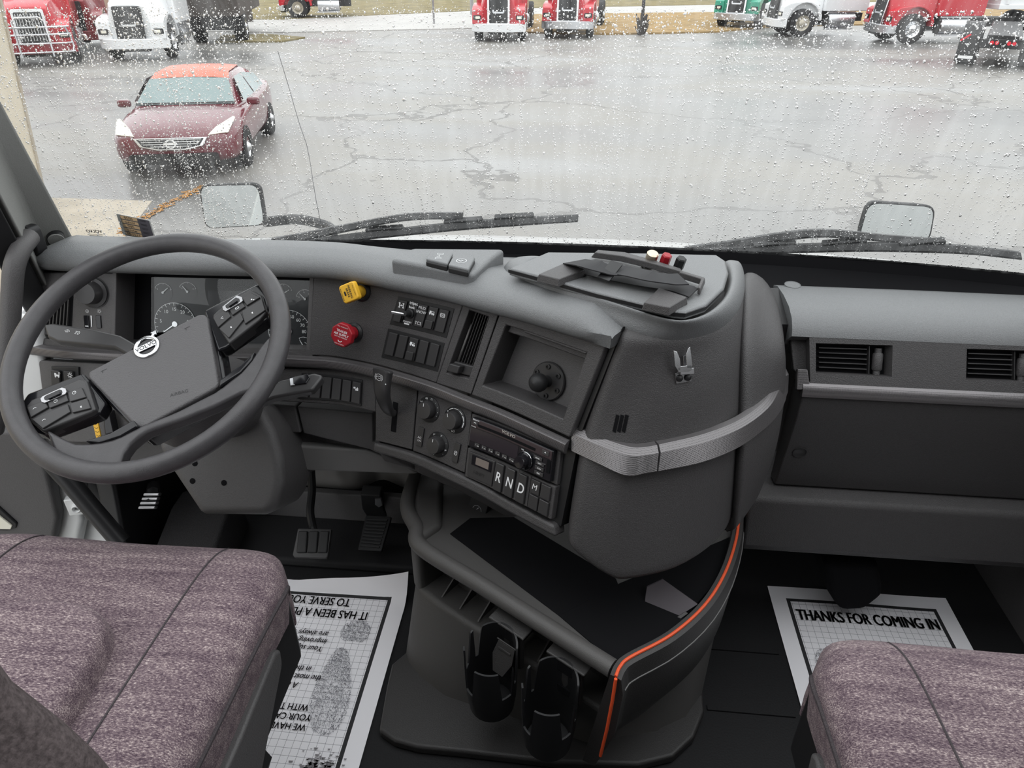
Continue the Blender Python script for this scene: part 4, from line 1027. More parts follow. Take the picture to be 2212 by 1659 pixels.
def tk2(q, F, r):
    for a in range(-20, 110, 32): q.stroke(F, circ(r*.86, 5, 0, 0, a, a+27), .0012+.0006*(a < 40))
    q.text(F, '0', .005, cx=-r*.72, cy=r*.45); q.stroke(F, circ(.002, 8, 0, -r*.84), .0008, closed=True); q.stroke(F, circ(.002, 8, .004, -r*.82), .0008, closed=True)
def tk3(q, F, r):
    for a in (125, 75, -10, -100): 
        c, s = r*.84*math.cos(math.radians(a)), r*.84*math.sin(math.radians(a)); q.stroke(F, [(c-.002, s+.001), (c, s), (c+.002, s+.001)], .0009); q.flat(F, circ(.0009, 8, c-.001, s-.0015))
    for a in (175, 25, -40): q.flat(F, circ(.0006, 6, r*.85*math.cos(math.radians(a)), r*.85*math.sin(math.radians(a))))
dial((927, 884), .0265, 95, tk1); dial((983, 907), .0265, 115, tk2); dial((947, 960), .0258, 92, tk3)
for (u, v, tx) in ((909, 943, 'AC'), (987, 977, None)):
    F = wf(u, v, -.004); bt = MB().prism(F, rrect(.0145, .040, .0015), 0, .0035).build('climate_button', 'switch', hv, bevel=.001)
    q = MB(); G = F @ Matrix.Translation((0, 0, .004))
    if tx: q.text(G, 'AC', .0068, cy=-.0015); q.text(G, 'ON', .0055, cy=-.008)
    else: q.stroke(G, rrect(.006, .0075, .002, cy=-.001), .0009, closed=True); q.stroke(G, [(-.002, -.003), (.002, .003)], .0009)
    q.build('icon', 'print_white', bt)
# trailer brake lever
F = wf(848, 905, -.003); o = F.translation; A3 = F.to_3x3()
T0 = wpt(827, 806, .075); T1 = wpt(826, 850, .07); T2 = wpt(838, 885, .045); T3 = wpt(850, 893, .0)
lev = thing('brake_hand_lever', T3, 'black trailer hand brake lever sticking out of its slot beside the climate dials', 'lever')
q = MB(); Ps = crom([T0+A3 @ V((0, .008, .0)), T0, T1, T2, T3], 5); R = []
for i, p in enumerate(Ps):
    f = i/(len(Ps)-1); wx = .0245*(1-.66*f) if f > .1 else .020; wy = .011*(1-.35*f)
    t = (Ps[min(i+1, len(Ps)-1)]-Ps[max(i-1, 0)]).normalized(); x = A3.col[0]; y = t.cross(x).normalized()
    R.append([p+x*wx*math.copysign(abs(math.cos(a))**.6, math.cos(a))+y*wy*math.copysign(abs(math.sin(a))**.6, math.sin(a)) for a in [2*PI*k/16 for k in range(16)]])
q.rings(R); q.build('lever_arm', 'switch', lev, sub=1)
q = MB(); nrm_ = (V(EYE)-T0).normalized(); G = fr(T0.lerp(T1, .12), A3.col[0], (T1-T0).cross(A3.col[0])*-1)
if G.to_3x3().col[2].dot(nrm_) < 0: G = fr(T0.lerp(T1, .12), A3.col[0], (T1-T0).cross(A3.col[0]))
G = G @ Matrix.Translation((0, 0, .0125))
q.stroke(G, circ(.0065, 22), .0007, closed=True); q.stroke(G, circ(.0088, 10, 0, 0, -45, 45), .0007); q.stroke(G, circ(.0088, 10, 0, 0, 135, 225), .0007)
q.stroke(G, [(-.006, 0), (-.003, 0), (-.003, .002), (.004, .002), (.004, -.002), (-.001, -.002)], .0007); q.flat(G, circ(.0014, 10, .0165, -.010)); q.build('icon', 'print_white', lev)
# dark wedge below the wall, knee panels and duct bar
pk = (V((-.5, 1.235, .55)), V((0, -1, .22)).normalized())
def onp(pl, px): return [at(u, v, pl=pl) for u, v in px]
def sheet(mb, P, back): return mb.rings([[p+V(back) for p in P], P])
q = MB(); sheet(q, onp(pk, [(578, 872), (637, 877), (650, 936), (600, 935), (585, 905)]), (0, .05, -.01)); sheet(q, onp(pk, [(641, 878), (806, 893), (806, 955), (900, 1000), (900, 1020), (800, 972), (655, 937)]), (0, .05, -.01))
q.build('knee_panel', 'dash_low', dash, bevel=.004)
q = MB(); sheet(q, onp((pk[0]+V((0, .03, 0)), pk[1]), [(590, 934), (800, 940), (870, 1003), (790, 1000), (600, 985)]), (0, .02, 0)); q.build('duct_slot', 'dash', dash)
q = MB(); sheet(q, onp((pk[0]+V((0, .012, 0)), pk[1]), [(590, 960), (790, 972), (880, 1006), (905, 1026), (612, 1016), (598, 985)]), (0, .12, -.005)); q.build('duct_bar', 'grey_plastic', dash, bevel=.006)
q = MB(); sheet(q, onp(pk, [(806, 955), (900, 1000), (1000, 1050), (1205, 1162), (1200, 1175), (1000, 1066), (880, 1012), (830, 998)]), (0, .1, .0)); q.build('lip_underside', 'dash_low', dash, bevel=.004)
q = MB(); sheet(q, onp((V((-.7, 1.24, .5)), pk[1]), [(280, 915), (600, 930), (600, 985), (420, 1010), (300, 1005), (100, 985), (90, 935)]), (0, .12, 0)); q.build('knee_panel', 'dash_low', dash, bevel=.006)
# ---------------------------------------------------------------- centre stack hood
def gridz(rowsz):
    return [[at(u, v, z=z) for (u, v, z) in r] for r in rowsz]
def shell(rows, back, name, m, parent, sub=2, **k):
    """skin through rows of points, closed behind by its own outline pushed back"""
    q = MB(); q.grid(rows); nr, nc = len(rows), len(rows[0])
    per = [(0, j) for j in range(nc)]+[(i, nc-1) for i in range(1, nr)]+[(nr-1, j) for j in range(nc-2, -1, -1)]+[(i, 0) for i in range(nr-2, 0, -1)]
    b = len(q.v); q.v += [tuple(rows[i][j]+V(back)) for i, j in per]
    for i in range(len(per)):
        p, r = per[i], per[(i+1) % len(per)]
        q.f.append((p[0]*nc+p[1], r[0]*nc+r[1], b+(i+1) % len(per), b+i))
    return q.build(name, m, parent, sub=sub, **k)
R = gridz([
 [(1190, 543, .905), (1110, 577, .908), (1235, 618, .912), (1365, 660, .912), (1440, 684, .910), (1482, 688, .908), (1530, 670, .905), (1570, 634, .90), (1580, 590, .893), (1562, 550, .885)],
 [(1175, 541, .903), (1085, 570, .905), (1230, 626, .908), (1360, 668, .908), (1440, 694, .905), (1486, 699, .903), (1545, 682, .899), (1588, 640, .893), (1598, 590, .885), (1578, 548, .88)],
 [(1150, 541, .895), (1062, 572, .898), (1225, 640, .897), (1354, 684, .892), (1436, 708, .888), (1480, 712, .886), (1548, 698, .882), (1598, 660, .875), (1612, 600, .865), (1592, 549, .865)],
 [(1130, 543, .875), (1042, 586, .88), (1220, 655, .882), (1338, 706, .880), (1400, 740, .862), (1462, 736, .862), (1540, 722, .855), (1600, 684, .85), (1618, 610, .84), (1602, 551, .845)]])
R[-1] = [p for p in R[-1]]
hood = shell(R, (0, .03, -.05), 'stack_rim', 'dash_top_lit', dash, sub=2)
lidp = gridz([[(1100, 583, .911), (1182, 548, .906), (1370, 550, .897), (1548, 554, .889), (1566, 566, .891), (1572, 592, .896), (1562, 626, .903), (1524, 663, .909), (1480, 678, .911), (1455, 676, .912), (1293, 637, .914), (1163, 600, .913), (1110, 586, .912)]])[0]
q = MB(); cc = sum(lidp, V())/len(lidp); q.rings([[p+V((0, 0, -.01)) for p in lidp], [p+V((0, 0, .001)) for p in lidp], [p.lerp(cc, .02)+V((0, 0, .004)) for p in lidp]]); lid = q.build('stack_lid', 'dash_top_lit', dash, bevel=.002)
q = MB(); lo = [p.lerp(cc, -.008)+V((0, 0, .0006)) for p in lidp]; q.rings([[p+V((0, 0, -.006)) for p in lo], lo]); q.build('lid_seam', 'black', dash)
F = [
 [(1338, 706, .880), (1400, 726, .878), (1447, 724, .876), (1492, 722, .872), (1548, 702, .866), (1598, 664, .862)],
 [(1325, 735, .862), (1385, 752, .852), (1432, 752, .848), (1480, 752, .842), (1540, 738, .838), (1600, 706, .836)],
 [(1295, 815, .798), (1356, 838, .785), (1404, 846, .780), (1450, 844, .780), (1525, 826, .782), (1600, 780, .788)],
 [(1250, 928, .702), (1310, 952, .694), (1358, 966, .690), (1410, 962, .690), (1505, 941, .690), (1600, 905, .692)],
 [(1240, 985, .662), (1300, 1009, .655), (1348, 1028, .650), (1398, 1022, .650), (1500, 1002, .650), (1594, 966, .655)],
 [(1225, 1080, .585), (1286, 1118, .570), (1338, 1140, .560), (1382, 1136, .560), (1490, 1110, .560), (1592, 1060, .570)],
 [(1213, 1160, .518), (1262, 1212, .49), (1326, 1248, .470), (1368, 1250, .470), (1478, 1222, .470), (1586, 1138, .485)],
 [(1218, 1178, .505), (1270, 1226, .475), (1330, 1262, .458), (1360, 1263, .458), (1476, 1236, .458), (1584, 1154, .475)]]
FF = []
for r_ in gridz(F):
    a, b, c = r_[1], r_[2], r_[3]; FF.append([r_[0], r_[0].lerp(a, .6), a.lerp(b, .35), b.lerp(a, .18), b.lerp(c, .12), b.lerp(c, .55), r_[3].lerp(r_[4], .25), r_[4], r_[5]])
hood_o = shell(FF, (.03, .13, .0), 'stack_hood', 'dash', dash, sub=2); HB = skin_of(hood_o)
G_ = [
 [(1603, 600, .85), (1612, 578, .845), (1626, 574, .84), (1652, 592, .822)],
 [(1607, 645, .852), (1634, 625, .838), (1654, 622, .828), (1688, 640, .802)],
 [(1605, 700, .833), (1645, 690, .808), (1675, 690, .80), (1699, 700, .784)],
 [(1604, 780, .786), (1652, 760, .772), (1684, 762, .765), (1706, 775, .748)],
 [(1604, 905, .690), (1650, 870, .688), (1682, 838, .688), (1705, 815, .698)],
 [(1598, 966, .653), (1645, 940, .648), (1682, 905, .645), (1700, 880, .648)],
 [(1595, 1060, .568), (1632, 1030, .565), (1668, 1000, .56), (1680, 980, .56)],
 [(1588, 1138, .485), (1610, 1112, .485), (1632, 1080, .485), (1648, 1052, .485)],
 [(1586, 1152, .475), (1606, 1124, .475), (1628, 1092, .475), (1645, 1064, .475)]]
shell(gridz(G_), (.0, .05, -.05), 'hood_side_cover', 'dash', dash, sub=2)
# perforated trim wrapped round the hood, in two lengths
def wrap_trim(top, bot, name='hood_trim', zt=.697, zb=.662):
    T = crom([at(u, v, z=zt) for u, v in top], 6); B = crom([at(u, v, z=zb) for u, v in bot], 6); q = MB(); R = []
    n = min(len(T), len(B))
    for i in range(n):
        a, b = T[i], B[min(i, len(B)-1)]; t = (T[min(i+1, n-1)]-T[max(i-1, 0)]); nn = V((t.y, -t.x, 0)).normalized()
        R.append([a-nn*.012, a-nn*.001, a.lerp(b, .20)+nn*.007, a.lerp(b, .92)+nn*.006, b+nn*.002, b-nn*.012])
    q.rings(R); return q.build(name, 'perforated', dash, ang=22)
wrap_trim([(1239, 921), (1300, 947), (1361, 966), (1395, 966), (1420, 962)], [(1239, 975), (1296, 1002), (1352, 1027), (1390, 1022), (1415, 1018)])
wrap_trim([(1424, 961), (1521, 938), (1599, 907), (1651, 868), (1672, 832), (1683, 802), (1698, 795)], [(1418, 1018), (1514, 998), (1592, 966), (1652, 922), (1678, 893), (1690, 870), (1697, 848)])
for k in range(3):
    u = 1331+k*10; P = [on_skin(HB, u_, v_, .001)[0] for u_, v_ in ((u, 895), (u+7, 898), (u-1, 935), (u-8, 931))]
    q = MB(); q.rings([[p+V((.004, .012, -.004)) for p in P], P]); q.build('speaker_slot', 'black_matt', dash)
# socket plinth on the pad
zp = .897
P = [at(u, v, z=zp) for u, v in ((843, 564), (866, 550), (892, 539), (1090, 541), (1062, 562), (1040, 582), (1022, 597), (1004, 597), (930, 580))]
q = MB(); q.rings([[p+V((0, 0, -.035)) for p in P], [p+V((0, 0, .004)) for p in P]]); pl0 = q.build('socket_plinth', 'dash_top_lit', dash, bevel=.008, seg=3)
for Q, kind in ((((920, 562), (931, 544), (979, 549), (967, 573)), 0), (((968, 575), (981, 551), (1027, 558), (1012, 585)), 1)):
    P = [at(u, v, z=zp+.012) for u, v in Q]; c = sum(P, V())/4
    s_ = MB().rings([[p+V((0, -.004, -.012)) for p in P], [p+V((0, -.003, -.001)) for p in P]]).build('socket_body', 'black', pl0, bevel=.003)
    cp = MB().rings([[p+V((0, 0, -.004)) for p in P], [p+V((0, 0, .003)) for p in P]]).build('socket_cap', 'dash_top_lit', pl0, bevel=.003)
    F = fr(c+V((0, 0, .0035)), P[2]-P[3], V((0, 0, 1))); q = MB()
    bolt = [(-.001, .005), (-.0035, -.0005), (-.0005, -.0005), (-.002, -.005), (.0035, .001), (.0005, .001), (.002, .005)]
    if kind: q.stroke(F, circ(.0095, 24), .0009, closed=True); q.stroke(F, bolt, .0013, closed=True)
    else:
        q.stroke(F, bolt[:3]+bolt[4:6], .001, closed=True)
        for s in (-1, 1): q.stroke(F, rrect(.005, .011, .001, cx=s*.011), .0008, closed=True)
    q.build('icon', 'print_white', cp)
# clamps and rail on the lid
def lidq(px, h, name, dz=.0):
    P = [at(u, v, z=.913+h+dz) for u, v in px]; c = sum(P, V())/len(P)
    return MB().rings([[p+(p-c)*.10+V((0, 0, -h)) for p in P], P]).build(name, 'dash', dash, bevel=.002)
lidq([(1163, 592), (1208, 603), (1265, 581), (1222, 566)], .014, 'clamp_block'); lidq([(1391, 653), (1446, 664), (1484, 641), (1424, 621)], .014, 'clamp_block')
lidq([(1285, 545), (1292, 539), (1350, 544), (1405, 559), (1470, 579), (1468, 585), (1400, 566), (1345, 553)], .012, 'back_rail')
lidq([(1470, 583), (1523, 599), (1513, 622), (1507, 620), (1514, 602), (1468, 588)], .012, 'back_rail')
# webbing strap looped between the clamps
st_ = thing('webbing_strap', at(1350, 600, z=.915), 'black webbing strap looped loosely over the lid of the centre stack', 'strap')
def ribbon(c, w, name):
    C = crom([at(u, v, z=.914+h) for u, v, h in c], 6); R = []
    for i, p in enumerate(C):
        t = (C[min(i+1, len(C)-1)]-C[max(i-1, 0)]); sd = V((0, 0, 1)).cross(t).normalized()*w/2; up = V((0, 0, .0018))
        R.append([p-sd, p+sd, p+sd+up, p-sd+up])
    return MB().rings(R).build(name, 'webbing', st_)
ribbon([(1240, 566, .012), (1280, 572, .028), (1318, 584, .022), (1345, 586, .020), (1400, 596, .030), (1445, 604, .024), (1476, 604, .022)], .046, 'strap_top')
ribbon([(1250, 578, .004), (1300, 592, .003), (1380, 608, .003), (1450, 619, .004), (1484, 628, .006), (1498, 634, .004)], .042, 'strap_under')
F = fr(at(1318, 585, z=.938), at(1345, 590, z=.94)-at(1310, 582, z=.94), V((0, -.3, 1))); MB().prism(F, rrect(.022, .052, .002), -.002, .001).build('strap_keeper', 'black', st_)
# three terminals behind the lid rail
for (u, v), m, lb, r_ in (((1402, 549), mat('brass', (.62, .54, .42), .3, 1), 'round knurled brass connector behind the centre stack lid rail', .011), ((1432, 553), 'red', 'small red binding post between the brass connector and the black post', .0095), ((1463, 560), 'black', 'small black binding post next to the red one on the centre stack', .0095)):
    p = at(u, v, z=.93); t = thing('terminal', p, lb, 'terminal')
    A = fr(p+V((0, 0, -.03)), (1, 0, 0), (.18, -.25, 1)); MB().lathe(A, [(0, 0), (r_*.6, 0), (r_*.6, .014), (r_, .016), (r_, .036), (r_*.8, .038), (0, .038)], 6 if m != M_['brass'] else 20).build('post_cap', m, t)
    MB().lathe(A, [(r_*1.2, 0), (r_*1.2, .008), (0, .008)], 16).build('nut', 'black', t)
# ball mount in the cubby
Fm = wf(1186, 823, -.05); mt = thing('ball_mount', Fm.translation, 'round black base with a ball stud screwed inside the cubby', 'mount')
MB().lathe(Fm, [(0, 0), (.036, 0), (.036, .004), (.034, .006), (0, .006)], 36).build('base_disc', 'switch', mt)
MB().lathe(Fm, [(.011, .006), (.0085, .012), (.008, .018), (.0125, .021), (.0165, .028), (.0175, .035), (.0155, .043), (.009, .050), (0, .052)], 24).build('ball_stud', 'rubber', mt)
for k in range(6):
    a = math.radians(40+60*k); G = Fm @ Matrix.Translation((.027*math.cos(a), .027*math.sin(a), .006))
    MB().lathe(G, [(.0048, 0), (.0048, .003), (.0026, .0032), (.0024, .001), (0, .001)], 12).build('screw', 'black', mt)
# microphone clip on the hood
hp_, hn_ = on_skin(HB, 1476, 812, .001); Fc = fr(hp_, (1, .12, 0), hn_)
cl = thing('microphone_clip', hp_, 'shiny metal microphone clip screwed to the side of the centre stack', 'clip')
q = MB()
L = lp(Fc, [(1458, 806), (1491, 800), (1493, 823), (1460, 829)]); q.prism(Fc, L, -.001, .0015)
q.build('foot_plate', 'chrome', cl, bevel=.0005)
q = MB(); Fo = Fc @ Matrix.Translation((0, 0, .012))
for px in (((1454, 757), (1462, 760), (1468, 775), (1470, 798), (1463, 800), (1457, 790)), ((1486, 752), (1490, 749), (1495, 788), (1492, 796), (1483, 795), (1481, 765))):
    q.prism(Fo, lp(Fo, px), 0, .0016)
q.prism(Fo, lp(Fo, ((1463, 792), (1492, 788), (1494, 799), (1488, 802), (1464, 804))), -.002, .0016)
q.prism(Fc @ Matrix.Translation((0, 0, .006)), lp(Fc, ((1472, 768), (1477, 766), (1479, 795), (1473, 796))), -.004, .0)
q.build('clip_jaw', 'chrome', cl, bevel=.0005)
q = MB(); q.prism(Fc, lp(Fc, ((1462, 796), (1492, 792), (1492, 806), (1462, 808))), .0, .011); q.build('clip_bridge', 'steel', cl, bevel=.001)
for u, v in ((1467, 817), (1485, 815)):
    G = fr(at(u, v, pl=(Fc.translation+Fc.to_3x3().col[2]*.0015, Fc.to_3x3().col[2])), (1, 0, 0), Fc.to_3x3().col[2])
    MB().lathe(G, [(.0062, 0), (.0058, .003), (.003, .0045), (0, .0046)], 16).build('screw', 'black', cl)
# radio
RQ = quad((1020, 893), (1212, 972), (1203, 1048), (1010, 962))
ra = thing('car_radio', WS(*bil(RQ, .5, .5), 0), 'black car radio with a disc slot and a round knob in the centre stack', 'radio')
q = MB(); qslab(q, RQ, -.04, .0, 8, 2); q.build('mounting_frame', 'dash', ra, bevel=.001)
FQ = sub_(RQ, .045, .05, .965, .93)
q = MB(); qslab(q, FQ, 0, .012, 8, 3); q.build('faceplate', 'gloss', ra, bevel=.0015)
q = MB(); qslab(q, sub_(FQ, .01, .02, .99, .30), .012, .0135, 8, 2); q.build('upper_bar', mat('radio_bar', (.055, .042, .048), .22, .5), ra, bevel=.001)
q = MB(); qslab(q, sub_(FQ, .09, .15, .80, .235), .0135, .0142, 8, 1); q.build('disc_slot', 'black_matt', ra)
q = MB(); qslab(q, sub_(FQ, .005, .33, .60, .78), .012, .0126, 6, 2); q.build('display', mat('display_dark', (.022, .018, .022), .1), ra)
def wfr(Q, u, v, off):
    a = bil(Q, u, v); return fr(WS(*a, off), wt_(a[0]), WS(a[0], a[1], 1)-WS(*a))
q = MB(); q.text(wfr(FQ, .47, .075, .0142), 'VOLVO', .0075, bold=.02, sx_=1.25); q.build('lettering', 'silver', ra)
for k in range(6): q = MB(); qslab(q, sub_(FQ, .075+.088*k, .80, .135+.088*k, .93), .012, .0135, 1, 1); q.build('preset_button', 'switch', ra, bevel=.0006)
q = MB(); qslab(q, sub_(FQ, .88, .07, .96, .22), .012, .015, 1, 1); q.build('eject_button', 'switch', ra, bevel=.0006)
q = MB(); qslab(q, sub_(FQ, .02, .06, .085, .2), .0135, .015, 1, 1); q.build('phone_button', 'switch', ra, bevel=.0006)
for k, (a, b) in enumerate(((.79, .36), (.82, .5), (.82, .66), (.82, .82))): q = MB(); qslab(q, sub_(FQ, a, b, a+.10, b+.12), .012, .0142, 2, 1); q.build('button', 'switch', ra, bevel=.0006)
q = MB()
for k in range(6): q.text(wfr(FQ, .088+.088*k, .86, .0138), str(k+1), .0036); q.flat(wfr(FQ, .118+.088*k, .88, .0138), rrect(.004, .0008, .0003))
q.flat(wfr(FQ, .92, .13, .0153), [(-.002, -.001), (.002, -.001), (0, .0018)]); q.text(wfr(FQ, .06, .03, .0145), 'Bluetooth', .0036, bold=.02); q.stroke(wfr(FQ, .052, .14, .0153), circ(.0022, 8, 0, -.001, 20, 160), .0012); q.text(wfr(FQ, .04, .27, .0145), 'PHONE', .003)
for (a, b, tx) in ((.84, .42, 'BAND'), (.87, .56, 'NEXT'), (.87, .72, 'SCAN'), (.87, .88, 'PREV'), (.66, .36, 'VOL'), (.93, .50, '>')): q.text(wfr(FQ, a, b, .0145), tx, .0032, bold=.02)
q.build('button_marking', 'print_white', ra)
q = MB(); qslab(q, sub_(FQ, .945, .34, .985, .74), .012, .0135, 1, 3); q.build('usb_port', 'black_matt', ra)
Fk = wfr(FQ, .70, .68, .012); MB().lathe(Fk, [(.0165, 0), (.0165, .004), (.0125, .006), (.0115, .018), (.0105, .020), (0, .0195)], 32).build('volume_knob', 'gloss', ra)
MB().lathe(Fk, [(.0168, .004), (.0172, .0045), (.0168, .005)], 32).build('knob_ring', 'chrome', ra)
# push-button gear selector
KQ = quad((1013, 966), (1203, 1051), (1193, 1122), (1006, 1028))
gs_ = thing('gear_selector', WS(*bil(KQ, .5, .5), 0), 'push-button gear selector panel with big white letters below the radio', 'gear selector')
q = MB(); qslab(q, KQ, -.02, .004, 8, 3); q.build('housing', 'dash', gs_, bevel=.002)
q = MB(); qslab(q, sub_(KQ, .03, .08, .335, .92), .004, .007, 3, 2); pn = q.build('display_panel', 'switch', gs_, bevel=.002)
q = MB(); qslab(q, sub_(KQ, .07, .13, .31, .48), .007, .008, 3, 1); sw = q.build('display_bezel', 'gloss', gs_, bevel=.001)
q = MB(); qslab(q, sub_(KQ, .12, .18, .275, .42), .008, .0086, 2, 1); q.build('display_window', mat('amber_window', (.20, .17, .15), .15), sw)
q = MB(); q.text(wfr(KQ, .17, .70, .0074), 'I-SHIFT', .0085, bold=.02); q.build('lettering', 'black', pn)
for k, ch in enumerate('RND'):
    u0 = .365+.130*k
    q = MB(); qslab(q, sub_(KQ, u0-.012, .02, u0+.118, .98), .004, .0055, 2, 3); q.build('button_surround', 'steel' if False else 'dash', gs_, bevel=.001)
    q = MB(); qslab(q, sub_(KQ, u0, .05, u0+.092, .95), .005, .011, 2, 5); b_ = q.build('gear_button', 'switch', gs_, bevel=.002)
    q = MB(); q.text(wfr(KQ, u0+.046, .50, .0114), ch, .0265, bold=.012, sx_=.8); q.build('lettering', 'print_white', b_)
for i in range(2):
    for j in range(2):
        q = MB(); qslab(q, sub_(KQ, .757+.11*i, .05+.47*j, .857+.11*i, .48+.47*j), .004, .009, 2, 2); b_ = q.build('mode_button', 'switch', gs_, bevel=.0015)
        if i == 0 and j == 0: q = MB(); q.text(wfr(KQ, .807, .265, .0094), 'M', .015); q.build('lettering', 'print_white', b_)
# ---------------------------------------------------------------- passenger side
X0, X1 = .458, 1.10
PF = [(1.435, .795), (1.427, .800), (1.37, .803), (1.31, .797), (1.283, .782), (1.276, .762)]
def prof(mb, pts, x0, x1, cap=True, nx=4, leftcut=None):
    R = [[(x0+(x1-x0)*i/nx+((leftcut(p) if leftcut else 0)*(1-i/nx)), p[0], p[1]) for p in pts] for i in range(nx+1)]
    return mb.rings(R, cap=cap)
pad = [(1.46, .70), (1.46, .79), (1.43, .800), (1.38, .803), (1.33, .800), (1.298, .790), (1.280, .774), (1.2745, .762), (1.30, .74), (1.32, .70)]
q = MB(); prof(q, pad, .424, X1); q.build('passenger_pad', 'dash_top_lit', dash, ang=60)
fpl = (V((.6, 1.276, .762)), V((0, -(.762-.68), -(1.276-1.236))).normalized()*1)
fpl = (V((.6, 1.276, .762)), V((0, -.082, .040)).normalized())
Fp = fr(fpl[0], (1, 0, 0), fpl[1])
q = MB(); P = lp(Fp, [(1716, 735), (1742, 725), (2240, 742), (2240, 846), (1748, 829), (1722, 800)]); q.prism(Fp, P, -.04, -.026); q.build('passenger_fascia', 'dash', dash, bevel=.003)
vpanel = lp(Fp, [(1748, 727), (2260, 744), (2260, 850), (1750, 833)])
def ring2(F, O, I, depth, flare, name, m, par):
    O = [V((a, b, .001)) for a, b in O]; I = [V((a, b, 0)) for a, b in I]; c = sum(I, V())/4
    q = MB(); loop = lambda L, z: [F @ V((p.x, p.y, z)) for p in L]
    q.rings([loop(O, -.02), loop(O, .001), loop(I, .001), loop([p.lerp(c, flare) for p in I], -depth)], cap=False); return q.build(name, m, par)
vouter = [lp(Fp, Q) for Q in ([(1748, 727), (1990, 735), (1990, 841), (1750, 833)], [(1990, 735), (2262, 744), (2262, 850), (1990, 841)])]
vinner = [lp(Fp, Q) for Q in ([(1762, 741), (1928, 746), (1926, 814), (1762, 806)], [(2088, 753), (2240, 758), (2240, 826), (2086, 820)])]
for k in range(2):
    pv = ring2(Fp, vouter[k], vinner[k], .022, .10, 'passenger_vent', 'dash', dash)
    I = [V((a, b, 0)) for a, b in vinner[k]]; c = sum(I, V())/4
    q = MB(); q.flat(Fp, [(p.x, p.y) for p in I], -.020); q.build('vent_duct', 'black_matt', pv)
    Q = [(p.lerp(c, .10).x, p.lerp(c, .10).y) for p in I]
    def bq(u, v): (a, b), (c_, d), (e, f), (g, h) = Q; return ((a*(1-u)+c_*u)*(1-v)+(g*(1-u)+e*u)*v, (b*(1-u)+d*u)*(1-v)+(h*(1-u)+f*u)*v)
    q = MB()
    for j in range(5): q.prism(Fp, [bq(.02, .10+.18*j), bq(.72, .10+.18*j), bq(.72, .135+.18*j), bq(.02, .135+.18*j)], -.02, -.010)
    q.build('slat', 'switch', pv)
    q = MB(); q.prism(Fp, [bq(.745, .0), bq(.755, 0), bq(.755, 1), bq(.745, 1)], -.02, -.008); q.build('divider', 'switch', pv)
    a, b = bq(.88, .55); q = MB(); A = Fp @ Matrix.Translation((a, b, -.012)) @ Matrix.Rotation(PI/2, 4, 'X')
    q.lathe(A, [(0, -.017), (.008, -.017), (.0095, -.014), (.0095, .014), (.008, .017), (0, .017)], 20); q.lathe(A, [(0, -.026), (.0065, -.026), (.0065, .026), (0, .026)], 14); q.build('thumb_wheel', 'dash', pv)
# trim strip and glove box
tz = lambda y, z: (y, z)
q = MB(); prof(q, [(1.26, .682), (1.2405, .683), (1.231, .680), (1.226, .672), (1.2225, .657), (1.23, .653), (1.26, .653)], .452, X1); q.build('trim_strip', 'perforated', dash, ang=50)
q = MB(); P = lp(Fp, [(1722, 797), (1744, 798), (1748, 829), (1752, 842), (1720, 842)]); q.prism(Fp, P, -.01, .0035); q.build('trim_end', 'perforated', dash, bevel=.002)
q = MB(); prof(q, [(1.30, .655), (1.229, .654), (1.233, .60), (1.262, .405), (1.30, .40)], .455, X1); gb_ = q.build('glove_box', 'dash', dash, bevel=.004)
gpl = V((0, -(.60-.405), -(1.262-1.233))).normalized(); Fg = fr(at(1727, 977, pl=(V((.5, 1.2475, .5)), gpl)), (1, 0, 0), gpl)
MB().lathe(Fg, [(.0145, 0), (.0145, .0015), (.0135, .002), (.012, .001), (0, .001)], 28).build('latch', 'switch', gb_)
q = MB(); prof(q, [(1.40, .400), (1.232, .399), (1.222, .392), (1.196, .285), (1.205, .262), (1.40, .25)], .395, X1); q.build('knee_panel', 'dash', dash, bevel=.008, seg=3)
q = MB(); prof(q, [(1.42, .80), (1.31, .77), (1.30, .66), (1.34, .40), (1.42, .38)], .40, .43); q.build('seam', 'black', dash)
MB().lathe(fr(at(1712, 616, z=.8005), (1, 0, 0), (0, -.05, 1)), [(.0165, 0), (.0165, .0016), (.0158, .0018), (.015, .0008), (0, .0008)], 28).build('cover_cap', 'dash_top_lit', dash)
# ================================================================ steering wheel, column, instruments
WC = V((-.702, .976, .839)); WN = V((0, -math.cos(math.radians(59.6)), math.sin(math.radians(59.6))))
FW_ = fr(WC, (1, 0, 0), WN)
def wpl(px, off=0): return lp(FW_ @ Matrix.Translation((0, 0, off)), px)
sw_ = thing('steering_wheel', WC, 'large black steering wheel turned to one side with a silver badge on its pad', 'steering wheel')
q = MB(); R = []
for k in range(96):
    a = 2*PI*k/96; c, s = math.cos(a), math.sin(a)
    R.append([FW_ @ V(((.222+.0165*math.cos(b))*c, (.222+.0165*math.cos(b))*s, .0175*math.sin(b))) for b in [2*PI*j/16 for j in range(16)]])
q.rings(R, closed=True); q.build('rim', 'wheel_skin', sw_)
